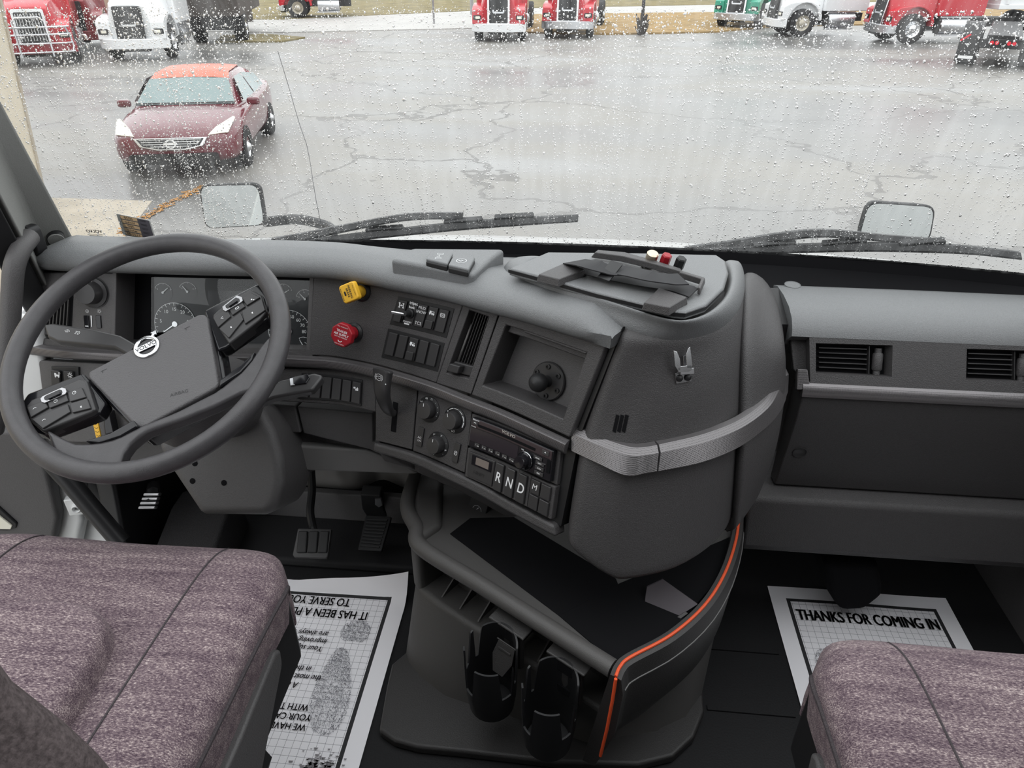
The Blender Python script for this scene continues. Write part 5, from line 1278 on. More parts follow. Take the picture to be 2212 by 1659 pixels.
# lower spokes: one moulded piece with a crescent opening above the rim
def strip2(T, B, z0, z1, n=28):
    # plate between an upper and a lower line in the wheel plane
    T = resamp(wpl(T, z1), n); B = resamp(wpl(B, z1), n)
    return MB().rings([[FW_ @ V((t[0], t[1], z0)), FW_ @ V((t[0], t[1], z1)), FW_ @ V((b[0], b[1], z1)), FW_ @ V((b[0], b[1], z0))] for t, b in zip(T, B)])
strip2([(96, 925), (128, 943), (160, 958), (190, 957), (240, 948), (300, 920), (380, 888), (470, 842), (520, 800), (552, 762), (570, 735), (592, 716)],
       [(118, 985), (160, 1003), (205, 1018), (240, 1020), (258, 1003), (262, 984), (282, 957), (316, 933), (390, 908), (462, 879), (520, 850), (560, 838), (590, 815), (606, 780)], -.032, -.006).build('lower_spoke', 'wheel_skin', sw_, bevel=.007, seg=3)
q = MB()
q.prism(FW_, wpl([(184, 954), (240, 936), (290, 908), (300, 922), (262, 944), (215, 957)], -.006), -.03, -.003); q.build('spoke_insert', 'gloss', sw_, bevel=.003)
q = MB(); q.prism(FW_, wpl([(474, 838), (476, 822), (520, 790), (552, 760), (546, 778), (522, 806)], -.006), -.03, -.003)
q.build('spoke_insert', 'gloss', sw_, bevel=.003)
# hub pad
pad = wpl([(181, 800), (186, 795), (425, 671), (437, 670), (446, 678), (470, 822), (466, 832), (306, 919), (294, 922), (286, 918), (183, 812)], -.004)
q = MB(); cx0 = sum(p[0] for p in pad)/len(pad); cy0 = sum(p[1] for p in pad)/len(pad)
q.prism(FW_, pad, -.045, -.012, top=[((x-cx0)*.985+cx0, (y-cy0)*.985+cy0) for x, y in pad]); pd = q.build('airbag_pad', 'pad_skin', sw_, bevel=.009, seg=4)
und = [((x-cx0)*1.06+cx0, (y-cy0)*1.06+cy0) for x, y in pad]
q = MB().prism(FW_, und, -.07, -.028); q.lathe(FW_, [(.055, -.14), (.07, -.06), (.05, -.03)], 24); q.build('hub', 'gloss', sw_, bevel=.006)
def ang_of(a, b, off): (x0, y0_), (x1, y1) = wpl([a, b], off); return math.atan2(y1-y0_, x1-x0), math.hypot(x1-x0, y1-y0_), ((x0+x1)/2, (y0_+y1)/2)
A, ln, (ex, ey) = ang_of((287, 762), (345, 735), -.010)
FE = FW_ @ Matrix.Translation((ex, ey, -.0118)) @ Matrix.Rotation(A, 4, 'Z'); r_ = .0215
em = MB().lathe(FE, [(r_, 0), (r_, .002), (r_*.93, .003), (r_*.76, .003), (r_*.70, .002), (r_*.70, 0)], 40).prism(FE, rrect(r_*1.86, r_*.50, .001), .0, .0028)
em.prism(FE @ Matrix.Translation((r_*.80, r_*.80, 0)) @ Matrix.Rotation(PI/4, 4, 'Z'), [(-.004, -.0022), (.0012, -.0022), (.0012, -.006), (.0085, 0), (.0012, .006), (.0012, .0022), (-.004, .0022)], 0, .003)
em = em.build('badge', 'chrome', sw_, bevel=.0004)
q = MB(); q.text(FE, 'VOLVO', .0108, .0031, bold=.012, sx_=1.02); q.build('lettering', 'ink', em)
MB().flat(FE, circ(r_*.72, 30), .0004).build('badge_ground', 'gloss', sw_)
A2, ln2, (ax, ay) = ang_of((350, 858), (422, 838), -.010)
q = MB(); q.text(FW_ @ Matrix.Translation((ax, ay, -.0117)) @ Matrix.Rotation(A2, 4, 'Z'), 'AIRBAG', .0085)
for px in ((224, 800), (404, 708)):
    (hx, hy), = wpl([px], -.011); G = FW_ @ Matrix.Translation((hx, hy, -.0116)) @ Matrix.Rotation(A, 4, 'Z'); q.stroke(G, [(-.005, .001), (.005, .001)], .0008); q.stroke(G, [(-.002, .001), (-.003, -.003)], .0008)
q.build('embossed_mark', 'black', pd)
# switch pods on the spokes
def pod(out, rows, chrome, slider, arm):
    q = MB(); q.prism(FW_, wpl(arm, -.02), -.045, -.018); a = q.build('spoke', 'gloss', sw_, bevel=.005)
    q = MB(); q.prism(FW_, wpl(out, -.008), -.036, -.009); p = q.build('switch_pod', 'switch', sw_, bevel=.004, seg=3)
    for Q in rows: MB().prism(FW_, wpl(Q, -.006), -.012, -.0055).build('pod_button', 'switch', p, bevel=.0015)
    c = wpl(chrome, -.004); m_ = (sum(x for x, y in c)/len(c), sum(y for x, y in c)/len(c))
    MB().prism(FW_, c, -.010, -.003).build('chrome_frame', 'steel', p, bevel=.001)
    MB().prism(FW_, [((x-m_[0])*.72+m_[0], (y-m_[1])*.72+m_[1]) for x, y in c], -.006, -.0026).prism(FW_, wpl(slider, -.002), -.006, .001).build('slider', 'gloss', p, bevel=.0008)
    return p
rp = pod([(457, 680), (470, 668), (540, 622), (566, 636), (576, 672), (560, 690), (494, 742), (474, 712)],
 [[(460, 686), (490, 667), (499, 683), (471, 707)], [(493, 665), (520, 648), (530, 662), (502, 681)], [(523, 646), (542, 632), (562, 642), (533, 660)], [(473, 710), (519, 674), (526, 690), (494, 730)], [(522, 672), (566, 645), (573, 670), (529, 700)]],
 [(480, 663), (512, 638), (523, 642), (525, 650), (520, 654), (488, 673), (482, 670)], [(494, 660), (512, 648), (514, 652), (496, 664)], [(440, 672), (462, 660), (560, 612), (585, 650), (580, 690), (490, 752), (470, 760)])
lpd = pod([(54, 876), (66, 862), (172, 816), (186, 820), (206, 884), (196, 890), (90, 932), (64, 910)],
 [[(58, 880), (97, 864), (104, 880), (66, 902)], [(100, 864), (142, 850), (148, 866), (107, 882)], [(146, 848), (176, 836), (186, 858), (151, 868)], [(68, 906), (146, 872), (152, 890), (92, 926)], [(150, 872), (188, 860), (196, 882), (156, 892)]],
 [(87, 862), (92, 856), (134, 837), (142, 839), (144, 846), (141, 852), (97, 871), (90, 869)], [(104, 859), (130, 847), (132, 852), (106, 864)], [(40, 880), (60, 850), (180, 806), (230, 870), (215, 895), (95, 940), (60, 930)])
q = MB()
for px, k in (((478, 687), 0), ((512, 665), 1), ((545, 647), 2), ((500, 706), 3), ((546, 675), 3)):
    (x, y), = wpl([px], -.005); G = FW_ @ Matrix.Translation((x, y, -.0052)) @ Matrix.Rotation(A, 4, 'Z')
    if k == 0: q.stroke(G, [(.003, .002), (-.001, 0), (.003, -.002)], .0007)
    elif k == 1: q.stroke(G, rrect(.006, .0035, .0012), .0007, closed=True)
    elif k == 2: q.flat(G, circ(.0014, 8, -.001, .001)); q.flat(G, circ(.0011, 8, .002, -.0015))
    else: q.flat(G, [(-.002, -.001), (0, -.002), (0, .002), (-.002, .001)])
q.build('icon', 'print_white', rp)
q = MB()
for px, k in (((75, 884), 0), ((120, 866), 1), ((160, 848), 1), ((95, 909), 0), ((176, 878), 2)):
    (x, y), = wpl([px], -.005); G = FW_ @ Matrix.Translation((x, y, -.0052)) @ Matrix.Rotation(A, 4, 'Z')
    if k == 0: q.stroke(G, circ(.003, 8, 0, 0, 30, 150), .0008)
    elif k == 1: q.stroke(G, circ(.0028, 12), .0006, closed=True); q.stroke(G, [(0, 0), (.0015, .001)], .0006)
    else: q.flat(G, [(-.002, -.001), (0, -.002), (0, .002), (-.002, .001)])
q.build('icon', 'print_white', lpd)
# column with its shroud and two stalks
co = thing('steering_column', (-.70, 1.15, .40), 'dark grey steering column shroud with three screw holes below the wheel', 'steering column')
pc0 = V((-.70, 1.085, .45)); nc = V((.0, -.86, .5)).normalized(); Fc = fr(pc0, (1, 0, 0), nc)
q = MB(); ou = lp(Fc, [(330, 955), (440, 905), (560, 870), (590, 930), (606, 985), (612, 1040), (600, 1085), (580, 1116), (437, 1114), (426, 1107), (368, 1020)])
q.prism(Fc, ou, -.17, 0); q.build('shroud', 'dash_low', co, bevel=.022, seg=4)
for px in ((416, 1039), (484, 1043), (421, 1001)):
    (x, y), = lp(Fc, [px]); MB().lathe(Fc @ Matrix.Translation((x, y, .0006)), [(.0062, 0), (.0055, .0002), (0, .0002)], 16).build('screw_hole', 'black_matt', co)
q = MB(); q.tube([FW_ @ V((0, -.01, -.06)), FW_ @ V((0, -.02, -.16)), V((-.70, 1.17, .62))], [.075, .085, .085], 20); q.build('upper_shroud', 'dash_low', co, bevel=.01)
q = MB(); Fs = FW_ @ Matrix.Translation((0, 0, -.085)); q.prism(Fs, lp(Fs, [(98, 704), (117, 701), (200, 713), (262, 727), (320, 760), (300, 780), (250, 753), (127, 740), (106, 731)]), -.012, .006); s1_ = q.build('turn_signal_stalk', 'switch', co, bevel=.005, seg=3)
q = MB(); (x, y), = lp(Fs, [(150, 719)]); (x2, y2), = lp(Fs, [(172, 723)]); a = math.atan2(y2-y, x2-x)
G = Fs @ Matrix.Translation((x, y, .0066)) @ Matrix.Rotation(a, 4, 'Z'); q.stroke(G, [(-.001, .003), (-.005, 0), (-.001, -.003)], .0009, closed=True); q.stroke(G, [(.001, .003), (.005, 0), (.001, -.003)], .0009, closed=True)
G = Fs @ Matrix.Translation((x2, y2, .0066)) @ Matrix.Rotation(a, 4, 'Z'); q.stroke(G, circ(.0032, 10, .001, 0, -90, 90), .0009, closed=True)
for k in range(3): q.stroke(G, [(-.005, -.0025+.0025*k), (-.001, -.0025+.0025*k)], .0008)
q.build('icon', 'print_white', s1_)
Fs = FW_ @ Matrix.Translation((0, 0, -.10)); q = MB()
q.prism(Fs, lp(Fs, [(520, 868), (609, 823), (680, 808), (698, 812), (697, 820), (676, 846), (592, 862), (530, 888)]), -.014, .005); s2_ = q.build('wiper_stalk', 'switch', co, bevel=.005, seg=3)
q = MB(); q.prism(Fs, lp(Fs, [(634, 819), (668, 812), (672, 820), (664, 832), (636, 836)]), .004, .008); q.build('stalk_window', 'gloss', s2_, bevel=.001)
q = MB(); q.prism(Fs, lp(Fs, [(628, 822), (637, 820), (640, 836), (630, 838)]), .004, .008); q.build('stalk_ring', 'silver', s2_, bevel=.001)
# instrument cluster deep behind the wheel
cl_ = thing('instrument_cluster', wpt(450, 690, -.07), 'dark instrument cluster with white dial markings behind the steering wheel', 'instrument cluster')
def pq(px, off): return [wsz(u, v, off) for u, v in px]
CQ = pq([(250, 585), (675, 588), (668, 778), (246, 765)], -.062)
q = MB(); qslab(q, CQ, -.10, -.066, 8, 2); q.build('housing', 'black_matt', cl_)
DQ = pq([(332, 598), (674, 606), (668, 772), (332, 752)], -.062); q = MB(); qslab(q, DQ, -.066, -.064, 8, 2); fc = q.build('dial_plate', mat('dial_dark', (.016, .017, .020), .35), cl_)
q = MB(); qslab(q, pq([(449, 628), (545, 628), (540, 700), (449, 700)], -.062), -.064, -.0632, 3, 2); q.build('screen', mat('screen_grey', (.05, .05, .055), .2), cl_)
def gauge(px, r, a0, a1, nt, labels, na, name='gauge'):
    s, z = wsz(*px, -.062); F = fr(WS(s, z, -.0632), wt_(s), WS(s, z, 1)-WS(s, z, 0))
    g = MB().flat(F, circ(r*1.04, 32)).build(name, M_['dial_dark'], cl_)
    q = MB(); q.stroke(F, circ(r, 30, 0, 0, a0, a1), .0008, .0006)
    for k in range(nt+1):
        a = math.radians(a0+(a1-a0)*k/nt); ll_ = .86 if k % 2 == 0 else .92; q.stroke(F, [(r*ll_*math.cos(a), r*ll_*math.sin(a)), (r*math.cos(a), r*math.sin(a))], .0009, .0006)
    for t, a in labels: a = math.radians(a); q.text(F, t, r*.22, .0006, cx=r*.70*math.cos(a), cy=r*.70*math.sin(a))
    q.build('dial_marking', 'print_white', g)
    a = math.radians(na); MB().add([(r*.8*math.cos(a)+.0006*math.sin(a), r*.8*math.sin(a)-.0006*math.cos(a), .003), (r*.8*math.cos(a)-.0006*math.sin(a), r*.8*math.sin(a)+.0006*math.cos(a), .003), (-.0012*math.sin(a), .0012*math.cos(a), .003), (.0012*math.sin(a), -.0012*math.cos(a), .003)], [(0, 1, 2, 3)], F).lathe(F, [(r*.13, 0), (r*.13, .003), (0, .0032)], 16).build('needle', 'print_white' if r < .03 else 'silver', g)
gauge((378, 700), .046, 215, -35, 20, [('0', 215), ('5', 170), ('10', 125), ('15', 90), ('20', 55), ('25', 10)], 215, 'tachometer')
gauge((625, 716), .046, 215, -35, 20, [('10', 190), ('20', 160), ('40', 110), ('50', 78), ('60', 50), ('70', 25), ('80', 0)], 215, 'speedometer')
gauge((405, 630), .020, 150, 20, 4, [('0', 150), ('C', 25)], 130); gauge((352, 632), .020, 150, 20, 4, [('E', 150)], 40); gauge((659, 646), .020, 165, 40, 4, [('0', 165), ('15', 100), ('30', 50)], 135); gauge((612, 634), .020, 150, 20, 4, [('F', 30)], 30); gauge((656, 748), .020, 120, -20, 4, [], 120)
q = MB(); q.grid([[WS(*bil(DQ, i/6, j/2), -.052) for i in range(7)] for j in range(3)]); q.build('clear_lens', 'clear_lens', cl_)
# walls of the binnacle
bn = MB(); qslab(bn, pq([(669, 598), (679, 598), (670, 770), (661, 768)], -.002), -.075, .0, 1, 2); bn.build('binnacle_wall', 'dash_low', dash, bevel=.002)
bn = MB(); qslab(bn, pq([(243, 588), (253, 588), (249, 760), (239, 726)], -.002), -.075, .0, 1, 2); bn.build('binnacle_wall', 'dash_low', dash, bevel=.002)
sA, sB = wsz(80, 740)[0], wsz(675, 768)[0]
bn = MB(); slab(bn, [(sA+(sB-sA)*k/8, .694) for k in range(9)], [(sA+(sB-sA)*k/8, .676) for k in range(9)], -.09, .0, 1); bn.build('binnacle_floor', 'dash', dash)
bn = MB(); slab(bn, [(s0+(sB+.02-s0)*k/10, zt(s0)+.02) for k in range(11)], [(s0+(sB+.02-s0)*k/10, zt(s0)-.006) for k in range(11)], -.10, .006, 1); bn.build('binnacle_visor', 'dash', dash, bevel=.003)
P = [at(u, v, y=1.33) for u, v in ((310, 545), (548, 531), (574, 552), (300, 575))]
q = MB().rings([[p+V((0, .07, -.01)) for p in P], P]); q.build('display_hood', 'dash', dash, bevel=.006)
# yellow tag and key hanging below the column
F = fr(at(207, 918, y=1.16), (1, 0, .0), (0, -1, .3)); kt = thing('key_tag', at(210, 945, y=1.16), 'yellow and black braided key tag hanging behind the lower spoke of the wheel', 'tag')
q = MB(); q.prism(F, lp(F, [(197, 894), (209, 893), (219, 944), (209, 947)]), -.002, .002); tg_ = q.build('braid', 'yellow', kt, bevel=.001)
q = MB()
L = lp(F, [(203, 900), (214, 942)])
for k in range(6):
    x = L[0][0]+(L[1][0]-L[0][0])*k/5; y = L[0][1]+(L[1][1]-L[0][1])*k/5; q.stroke(F, [(x-.004, y+.003), (x, y), (x+.004, y+.003)], .001, .0024)
q.build('braid_pattern', 'ink', tg_)
q = MB(); q.prism(F, lp(F, [(221, 892), (236, 890), (246, 935), (226, 940)]), -.02, .0); q.build('key_head', 'gloss', kt, bevel=.003)
# ================================================================ seats, console bin, floor mats, pedals
def seat(cx, yf, label, insert_y, io):
    t = thing('cloth_seat', (cx, yf-.40, 0), label, 'seat')
    H = .292; zt_ = .600
    xs = [-1, -.97, -.86, -.60, -.52, -.3, 0, .3, .52, .60, .86, .97, 1]
    ys = [0, .012, .05, .10, .16, .26, .40, .58, .78]
    def top(x, y):
        a = abs(x); z = zt_+.012*math.exp(-((a-.78)/.16)**2)-.010*math.exp(-((a-.56)/.035)**2)-.006*(1-min(1, a/.5))
        z -= .050*math.exp(-y/.03)+.018*math.exp(-y/.10); z += -.02*min(1, max(0, (y-.25)/.2))*(a < .5)
        if a > .9: z -= .03*((a-.9)/.1)**2
        return z
    rows = []
    for y in ys:
        r_ = []
        for x in xs:
            cut = .055*max(0, (abs(x)-.72)/.28)**2.2*math.exp(-y/.12)
            r_.append(V((cx+x*H*(1-.08*max(0, 1-y/.09)**2*(abs(x) > .9)), yf-y-cut, top(x, y))))
        rows.append(r_)
    # skirts down the front and the sides
    q = MB(); front = [p+V((0, .004, -.09)) for p in rows[0]]; full = [front]+rows
    for r_ in full: r_.insert(0, V((r_[0].x+.012*1, r_[0].y, r_[0].z-.085 if r_ is not front else r_[0].z))); r_.append(V((r_[-1].x-.012, r_[-1].y, r_[-1].z-.085 if r_ is not front else r_[-1].z)))
    q.grid(full); cu_ = q.build('cushion', 'cloth', t, sub=2); SB = skin_of(cu_)
    def drop(p, e): h = SB.ray_cast(p+V((0, 0, .3)), V((0, 0, -1)))[0]; return (h if h else p)+V((0, 0, e))
    for s in (-1, 1):                                    # seams and piping
        C = [drop(V((cx+s*.56*H, yf-y, .5)), .0004) for y in np.linspace(.005, .70, 40)]
        MB().tube(C, .0016, 6).build('seam', 'cloth_edge', t)
        C = [V((cx+s*H*.985*(1-.08*max(0, 1-y/.09)**2), yf-y-.055*.98*math.exp(-y/.12), top(.98, y)-.020)) for y in np.linspace(0, .76, 30)]
        MB().tube(C, .0045, 8).build('piping', 'cloth_edge', t)
    # raised rounded insert where one sits
    def ins(h, k): return [V((cx+io+x*k, yf-insert_y-y*k+(1-k)*-.06, h)) for x, y in [(-.118, .40), (-.115, .10), (-.102, .04), (-.072, .010), (-.025, .0), (.025, .0), (.072, .010), (.102, .04), (.115, .10), (.118, .40)]]
    q = MB(); R = [ins(zt_-.05, 1.02), ins(zt_-.02, 1.02), ins(zt_+.012, 1.0), ins(zt_+.028, .95), ins(zt_+.034, .78), ins(zt_+.034, .4)]
    q.rings(R, loop=True); q.build('insert', 'cloth', t, sub=2)
    # base below the cushion
    q = MB().bx((cx-H+.02, yf-.78, .34), (cx+H-.02, yf-.05, .52)); q.build('seat_pan', 'black', t, bevel=.02)
    for s in (-1, 1):
        F = Matrix(((0, 0, s, cx+s*(H-.012)), (1, 0, 0, 0), (0, 1, 0, 0), (0, 0, 0, 1)))
        MB().prism(F, [(yf-.17, .50), (yf-.155, .49), (yf-.16, .46), (yf-.30, .36), (yf-.78, .34), (yf-.78, .48), (yf-.30, .49)], -.02, .012).build('side_cover', 'dash_low', t, bevel=.006)
    q = MB(); R = []
    for k in range(9): w = .20+(.012 if k % 2 else 0); R.append([(cx-w, yf-.62-w*.1, .06+.035*k), (cx+w, yf-.62-w*.1, .06+.035*k), (cx+w, yf-.16+w*.1, .06+.035*k), (cx-w, yf-.16+w*.1, .06+.035*k)])
    q.rings(R).build('bellows', 'rubber', t)
    MB().bx((cx-.24, yf-.72, 0), (cx+.24, yf-.18, .07)).build('seat_base', 'black', t, bevel=.01)
    return t
s1 = seat(-.712, .835, 'mauve cloth driver seat close to the steering wheel', .205, .012)
s2 = seat(.635, .745, 'mauve cloth passenger seat beside the floor paper with a heading', .19, .0)
# dark velour backrest of the driver seat coming into the corner
P = [at(u, v, y=.34) for u, v in ((-60, 1180), (0, 1300), (28, 1368), (85, 1450), (190, 1535), (262, 1605), (330, 1690), (330, 1900), (-300, 1900), (-300, 1180))]
Fb = fr(V((-.8, .34, .9)), (1, 0, 0), (0, -1, 0)); Fi_ = Fb.inverted()
q = MB(); oo = [tuple((Fi_ @ p).xy) for p in P]; q.prism(Fb, oo, -.0, .16); q.build('backrest_bolster', 'velour', s1, bevel=.06, seg=6)
# ---- console bin
ZR = .34
def zp_(px, z=ZR): return [at(u, v, z=z) for u, v in px]
cb = thing('console_bin', (0, 1.0, 0), 'dark grey floor console bin with an orange edge line between the seats', 'console')
A_, B_ = at(899, 1172, z=ZR), at(1335, 1448, z=ZR)
dF = (B_-A_); dF.z = 0; dF.normalize(); nI = V((-dF.y, dF.x, 0))
if nI.y < 0: nI = -nI
def xy(p): return (p.x, p.y)
low_front = [at(u, v, z=.03) for u, v in ((872, 1415), (878, 1436), (903, 1467), (957, 1510), (1010, 1526), (1100, 1545), (1200, 1575), (1285, 1600))]
right_low = [at(u, v, z=.03) for u, v in ((1330, 1600), (1420, 1590), (1480, 1565), (1512, 1520), (1520, 1480))]
lowpoly = [(-.36, 1.40)]+[xy(p) for p in low_front]+[xy(p) for p in right_low]+[(.36, 1.40)]
toppoly = [(-.36, 1.40)]+[xy(A_.lerp(B_, t)+nI*d) for t, d in ((-.09, .035), (-.055, .012), (.0, .0), (.12, -.004), (.28, -.004), (.5, -.0), (.75, 0), (.97, .0))]+[xy(p) for p in zp_([(1352, 1428), (1450, 1376), (1520, 1312), (1560, 1245), (1585, 1180)], .20)]+[(.37, 1.40)]
q = MB().prism(I4, lowpoly, .0, .20, top=toppoly); q.build('lower_body', 'console_grey', cb, bevel=.012, seg=3)
rec = [xy(A_+nI*.062+dF*.012), xy(B_+nI*.062), (.33, 1.38), (-.34, 1.38), xy(A_+nI*.10-dF*.03)]
q = MB().prism(I4, rec, .19, .322); q.build('pocket_back', 'console_grey', cb, bevel=.004)
le = [xy(A_-dF*.035+nI*.01), xy(A_+dF*.004+nI*-.002), xy(A_+dF*.006+nI*.07), (-.33, 1.38), (-.37, 1.38)]
le = [xy(A_-dF*.045+nI*.03), xy(A_-dF*.03+nI*.006), xy(A_+dF*.002), xy(A_+dF*.008+nI*.07), (-.30, 1.38), (-.37, 1.38)]
q = MB().prism(I4, le, .18, .345); q.build('end_block', 'console_grey', cb, bevel=.015, seg=4)
q = MB()
rim = crom([V((-.355, 1.34, ZR)), V((-.352, 1.20, ZR)), A_-dF*.035+nI*.035, A_+dF*.015, A_.lerp(B_, .35), A_.lerp(B_, .7), B_-dF*.01], 8)
q.tube([p+V((0, 0, -.004)) for p in rim], .0175, 12); q.build('rim_bar', 'console_grey', cb)
for k in range(6):
    p = A_+dF*(.055+.052*k)+V((0, 0, .205-ZR)); q = MB(); F = fr(p, dF, V((0, 0, 1)))
    q.prism(fr(p, nI, dF*-1), [(.012, 0), (.062, 0), (.062, .028)] if False else [(.010, .0), (.062, .0), (.062, -.034)], -.0016, .0016); q.build('rib', 'console_grey', cb)
# tray; flat black panel painting the shade of the compartment behind the rim
tr = [zp_([(972, 1158), (1016, 1124), (1110, 1122), (1330, 1255), (1335, 1268), (1208, 1336)], .326)][0]
q = MB(); P = zp_([(900, 1168), (895, 1040), (1100, 1060), (1600, 1150), (1330, 1270), (1330, 1440)], .332); q.prism(I4, [xy(p) for p in P], .318, .332); q.build('tray_frame', 'console_grey', cb, bevel=.003)
q = MB(); q.prism(I4, [xy(p) for p in tr], .330, .3335); q.build('tray_mat', 'black_matt', cb, bevel=.001)
q = MB(); P = zp_([(1208, 1336), (1338, 1266), (1590, 1160), (1560, 1245), (1450, 1372), (1350, 1432), (1330, 1440)], .326); q.prism(I4, [xy(p) for p in P], .322, .334); q.build('compartment_shade', 'black_matt', cb)  # no recess here, its darkness is put into the black colour
pl_s = (at(1450, 1310, z=.34), V((-.25, -.55, .8)).normalized())
P = [at(u, v, pl=pl_s) for u, v in ((1398, 1268), (1432, 1252), (1507, 1305), (1412, 1366), (1380, 1386))]
q = MB().rings([[p+V((0, .006, -.004)) for p in P], P]); q.build('divider_plate', mat('mauve_plate', (.085, .075, .085), .6), cb)
P = [at(u, v, pl=(pl_s[0]+V((0, 0, .004)), pl_s[1])) for u, v in ((1384, 1385), (1480, 1322), (1486, 1325), (1390, 1392))]
q = MB().rings([[p+V((0, .006, -.004)) for p in P], P]); q.build('plate_edge', 'dash_low', cb)
# curved side wall with the orange line
ZW = .352
we = crom(zp_([(1330, 1462), (1340, 1440), (1362, 1420), (1450, 1372), (1522, 1308), (1566, 1238), (1590, 1165), (1598, 1100)], ZW), 6)
wl_ = [p.lerp(V((.05, 1.15, 0)), -.0) for p in we]
R = []
for i, p in enumerate(we):
    t = we[min(i+1, len(we)-1)]-we[max(i-1, 0)]; n_ = V((t.y, -t.x, 0)).normalized(); z0_ = .075+.07*min(1, i/30)
    R.append([p, p+n_*.010+V((0, 0, -.004)), p+n_*.016+V((0, 0, -.04)), p+n_*.010+V((0, 0, -.16)), V((p.x-.02*n_.x, p.y-.02*n_.y, z0_)), V((p.x-.045*n_.x, p.y-.045*n_.y, z0_)), p-n_*.014+V((0, 0, -.03)), p-n_*.010])
q = MB().rings(R); q.build('side_wall', 'console_dark', cb, ang=50)
q = MB(); q.tube([p+V((0, 0, .001)) for p in we], .0030, 8); p0_ = we[0]; q.tube([p0_+V((.0, -.004, .0)), p0_+V((-.002, -.010, -.05)), p0_+V((-.006, -.012, -.13)), p0_+V((-.012, -.010, -.215))], .0030, 8); q.build('orange_line', 'orange', cb)
q = MB(); C = [];
for i in range(3, len(we), 2):
    p = we[i]; t = we[min(i+1, len(we)-1)]-we[max(i-1, 0)]; n_ = V((t.y, -t.x, 0)).normalized(); C.append(p+n_*(.0165)+V((0, 0, -.042)))
q.tube(C, .0014, 6); q.build('wall_crease', 'grey_plastic', cb)
fl = [xy(at(u, v, z=.028)) for u, v in ((846, 1432), (835, 1480), (818, 1575), (850, 1598), (900, 1612), (1000, 1622), (1200, 1645), (1380, 1650), (1455, 1632), (1500, 1590), (1522, 1535), (1518, 1480), (1470, 1300), (1000, 1300))]
q = MB().prism(I4, fl, .0, .026); q.build('base_flange', 'console_dark', cb, bevel=.008, seg=3)
# power socket under the dash
F = fr(at(1030, 1103, y=1.20), (1, -.55, 0), (-.45, -.8, .4)); sk = thing('power_socket', F.translation, 'black power socket with a lightning mark in the shade below the gear selector', 'socket')
MB().prism(F, rrect(.050, .05, .006), -.02, .0).build('plate', 'black', sk, bevel=.002)
q = MB(); q.stroke(F, circ(.012, 24), .0008, .0005, closed=True); q.stroke(F, [(.003, .008), (-.004, -.001), (.004, .001), (-.003, -.008)], .0015, .0005); q.build('icon', 'silver', sk)
# clip-on cup holders
def holder(px, lab, flap):
    c = at(*px, z=.285); t = thing('cup_holder', (c.x, c.y, .13), lab, 'cup holder'); r = .051
    back = math.atan2(nI.y, nI.x); Rr_ = []
    def top(d):
        if abs(d) > 80: d = (d-30+180) % 360-180
        d = abs(d)
        if d < 62: return .312-.012*(d/62)**2
        if d < 72: return .30-.075*(d-62)/10
        if d < 92: return .225
        if d < 98: return .225+.06*(d-92)/6
        if d < 112: return .300
        if d < 120: return .30-.095*(d-112)/8
        if d < 146: return .205
        if d < 154: return .205+.075*(d-146)/8
        return .282
    def sheet_(r0, keep, name, z0=.135):
        q = MB(); o = []; angs = [a for a in range(-180, 181, 4)]
        for a in angs:
            th = back+math.radians(a); zt2 = top(a); fl_ = .006*max(0, (abs(a)-90)/90)
            rr = [(r0*.86, z0), (r0*.94, z0+.03), (r0, zt2*.6+.4*(z0+.03)), (r0*(1.0+fl_), zt2), (r0*(1.0+fl_)-.0035, zt2), (r0-.0035, zt2*.6+.4*(z0+.03)), (r0*.94-.0035, z0+.03), (r0*.86-.0035, z0+.003)]
            o.append([V((c.x+q_*math.cos(th), c.y+q_*math.sin(th), z)) for q_, z in rr])
        q.rings(o, cap=False); return q.build(name, 'black', t, ang=60)
    sheet_(r, None, 'cup_wall')
    MB().lathe(Matrix.Translation((c.x, c.y, .135)), [(0, 0), (r*.87, 0), (r*.87, .004), (0, .004)], 28).build('cup_floor', 'black', t)
    Fh = fr(c+nI*(r+.006)+V((0, 0, .015)), dF, V((0, 0, 1))); q = MB()
    q.box(Fh, .085, .052, .006, (0, .012, .008)); q.box(Fh, .07, .012, .10, (0, -.004, -.04)); q.build('bracket', 'console_dark', t, bevel=.004)
    q = MB(); G = fr(c+nI*(r-.005)+V((0, 0, -.01)), dF, -nI)
    q.prism(G, rrect(.05, .022, .006, cy=.015), -.001, .0015); q.build('slot', 'black_matt', t)
    q = MB(); q.prism(G, rrect(.045, .018, .006, cy=-.045), -.001, .0015); q.build('slot', 'black_matt', t)
    if flap:
        q = MB(); G = fr(c+nI*(r-.012)+dF*.008+V((0, 0, -.012)), dF, -nI+V((0, 0, .5))); q.prism(G, [(-.02, .0), (.02, .0), (.024, -.03), (.012, -.062), (-.012, -.062), (-.024, -.03)], 0, .003); q.prism(G, rrect(.03, .004, .001, cy=-.012), .003, .005); q.tube([G @ V((-.024, .002, .002)), G @ V((.026, .002, .002))], .0018, 8); q.build('spring_flap', 'console_dark', t, bevel=.001)
holder((1060, 1408), 'black clip-on cup holder with a spring flap, hung on the console bin rim', True)
holder((1188, 1488), 'black clip-on cup holder next to the orange edge of the console bin', False)
